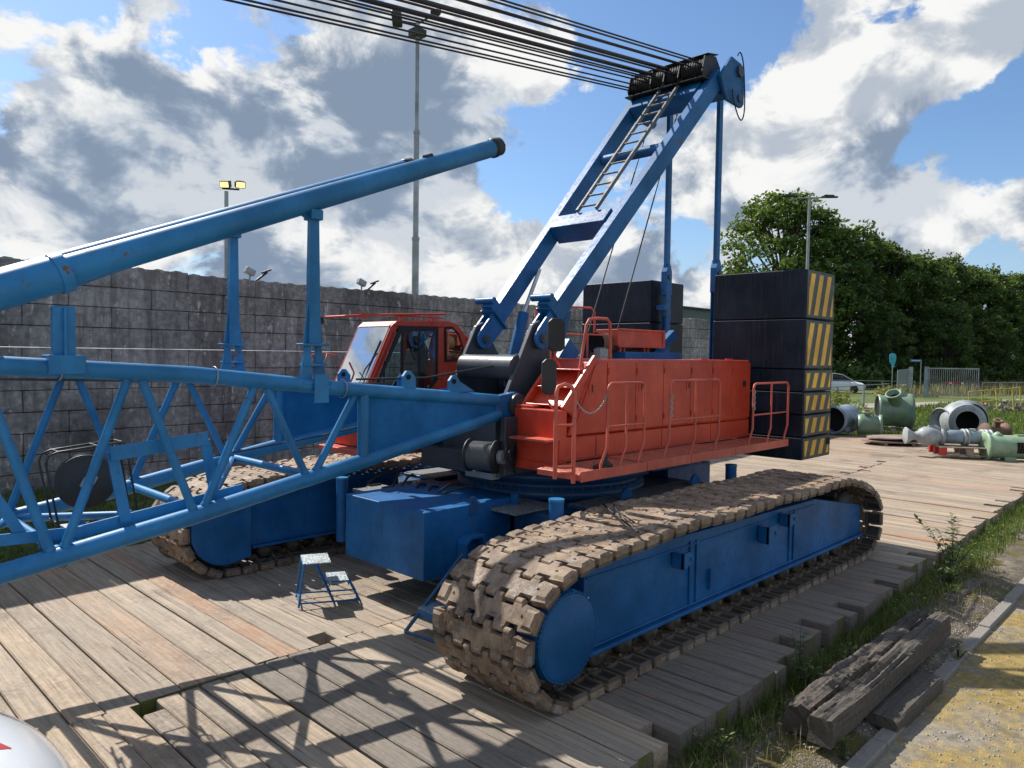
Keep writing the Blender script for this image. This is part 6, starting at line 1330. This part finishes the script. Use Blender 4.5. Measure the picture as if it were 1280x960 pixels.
m = MB(); m.obox(g0 + gd * 2.6 + V((0, 0, 1.35)) - Ua * .08, (1.6, .03, .12), Matrix((gd, V((-gd.y, gd.x, 0)), V((0, 0, 1)))).transposed()); rb = m.build('reflector_bar', REDC, t); m = MB()
for u in (2.2, 3.3): m.obox(g0 + gd * u + V((0, 0, 1.35)) - Ua * .11, (.22, .03, .13), Matrix((gd, V((-gd.y, gd.x, 0)), V((0, 0, 1)))).transposed())
m.build('white_patch', PLAST, rb)
c = V((76.6, 21.5, GZ)); t = T('street_name_sign', 'small blue and white street name plate on a pole by the gate', 'street sign', tuple(c)); m = MB(); m.cyl(c, c + V((0, 0, 3.5)), .04, 8); m.build('pole', GALV, t)
m = MB(); m.obox(c - Ub * .5 + V((0, 0, 3.4)), (.95, .03, .25), Matrix((Ub, Ua, V((0, 0, 1)))).transposed()); m.build('name_plate', BLUES, t); m = MB(); m.obox(c - Ub * .5 + V((0, 0, 3.4)) - Ua * .022, (.8, .01, .07), Matrix((Ub, Ua, V((0, 0, 1)))).transposed()); m.build('lettering_band', PLAST, t)
m_f = [V((64, 38, GZ)), V((76.4, 21.9, GZ)), None, V((80.4, 17.3, GZ)), V((105, 7, GZ)), V((150, -8, GZ))]
def fence(a, b, label):
    t = T('wire_fence', label, 'fence', tuple(a)); L_ = (b - a).length; n = int(L_ / 2.6); w = MB()
    for k in range(n + 1): m = MB(); p = a.lerp(b, k / n); m.cyl(p, p + V((0, 0, 1.45)), .035, 6); m.build('fence_post', GALV, t)
    w.tube([a + V((0, 0, 1.43)), b + V((0, 0, 1.43))], .03, 6)
    for z in (.3, .7, 1.05): w.tube([a + V((0, 0, z)), b + V((0, 0, z))], .007, 4)
    w.build('rail', GALV, t)
fence(m_f[0], m_f[1], 'wire fence with steel posts left of the gate'); fence(m_f[3], m_f[5], 'wire fence with steel posts right of the gate')
# yellow railing frame
c = V((59.5, 12.6, GZ)); t = T('yellow_railing', 'bent yellow tube railing standing beside a heap of rubble on the grass', 'railing', tuple(c)); m = MB(); yp = [at(1214, 511, -.2), at(1226, 512, -.2), at(1240, 503, .3), at(1252, 503, .3), at(1257, 503, .3)]
tp = [1.15, 1.15, 1.15, 1.1, 1.1]; P_ = []
base_ = [V((57.3, 12.95, GZ)), V((58.0, 12.35, GZ)), V((59.8, 11.9, GZ)), V((60.6, 11.1, GZ)), V((61.0, 10.75, GZ))]
for i, b_ in enumerate(base_): top_ = b_ + V((-.15, .12, 1.35 + .08 * i)); m.tube([b_, top_], .05, 6); P_.append(top_)
m.tube(P_, .05, 6); m.tube([base_[0] + V((-.08, .06, .7)), base_[1] + V((-.08, .06, .7)), base_[2] + V((0, 0, .8))], .04, 6); m.build('tube_frame', YEL, t)
t = MB(); rs = random.Random(4)
for k in range(150):
    p = V((61.3 + rs.gauss(0, .9), 10.6 + rs.gauss(0, 1.1), GZ + abs(rs.gauss(.15, .2)))); s = rs.uniform(.1, .32); t.obox(p, (s, s * rs.uniform(.6, 1.2), s * .7), Matrix.Rotation(rs.uniform(0, 3), 3, 'Z') @ Matrix.Rotation(rs.uniform(0, 1), 3, 'X'))
tag(t.build('rubble_heap', CONC), 'heap of broken concrete rubble beside the yellow railing', 'rubble', kind='stuff')
# shrubs near the car and a short fence post rail
def shrub(x, y, r, label, mat, seed, z=GZ):
    rs = random.Random(seed); t = T('flowering_shrub', label, 'shrub', (x, y, z)); g = MB(); st = MB()
    for k in range(14): c_ = V((x + rs.gauss(0, r * .45), y + rs.gauss(0, r * .45), z + r * rs.uniform(.5, 1.5))); leafcloud(g, c_, r * .42, 60, r * .09, rs, .8); st.tube([(x, y, z), tuple(c_)], .03, 5, r1=.01)
    st.build('stem', BARK, t); g.build('foliage', mat, t, fixn=False)
shrub(50.5, 18.9, .85, 'yellow-green shrub with reddish tips beside the striped counterweight', FLOWM, 1); shrub(55, 17.2, 1.0, 'yellow-green shrub behind the big green housing', FLOWM, 2)
rs = random.Random(8); m = MB()
for k in range(90): x = rs.uniform(36, 50); y = x * .395 - rs.uniform(-.6, 2.4); leafcloud(m, V((x, y, GZ + rs.uniform(.1, .6))), rs.uniform(.25, .6), 34, .07, rs, .8)
tag(m.build('rough_weeds', WEEDM, fixn=False), 'rough pale weeds behind the grey pipe section', 'weeds', kind='stuff')
a, b = V((48, 20.0, GZ)), V((56, 17.7, GZ)); t = T('post_and_rail', 'short grey post and rail fence behind the flowering shrubs', 'fence', tuple(a)); m = MB(); m.tube([a + V((0, 0, 1.5)), b + V((0, 0, 1.75))], .03, 6)
for k in range(4): p = a.lerp(b, k / 3); m.tube([p, p + V((0, 0, 1.6))], .07, 8)
m.build('rail', GALV, t)
for o in list(bpy.data.objects):
    if '_o' in o: del o['_o']
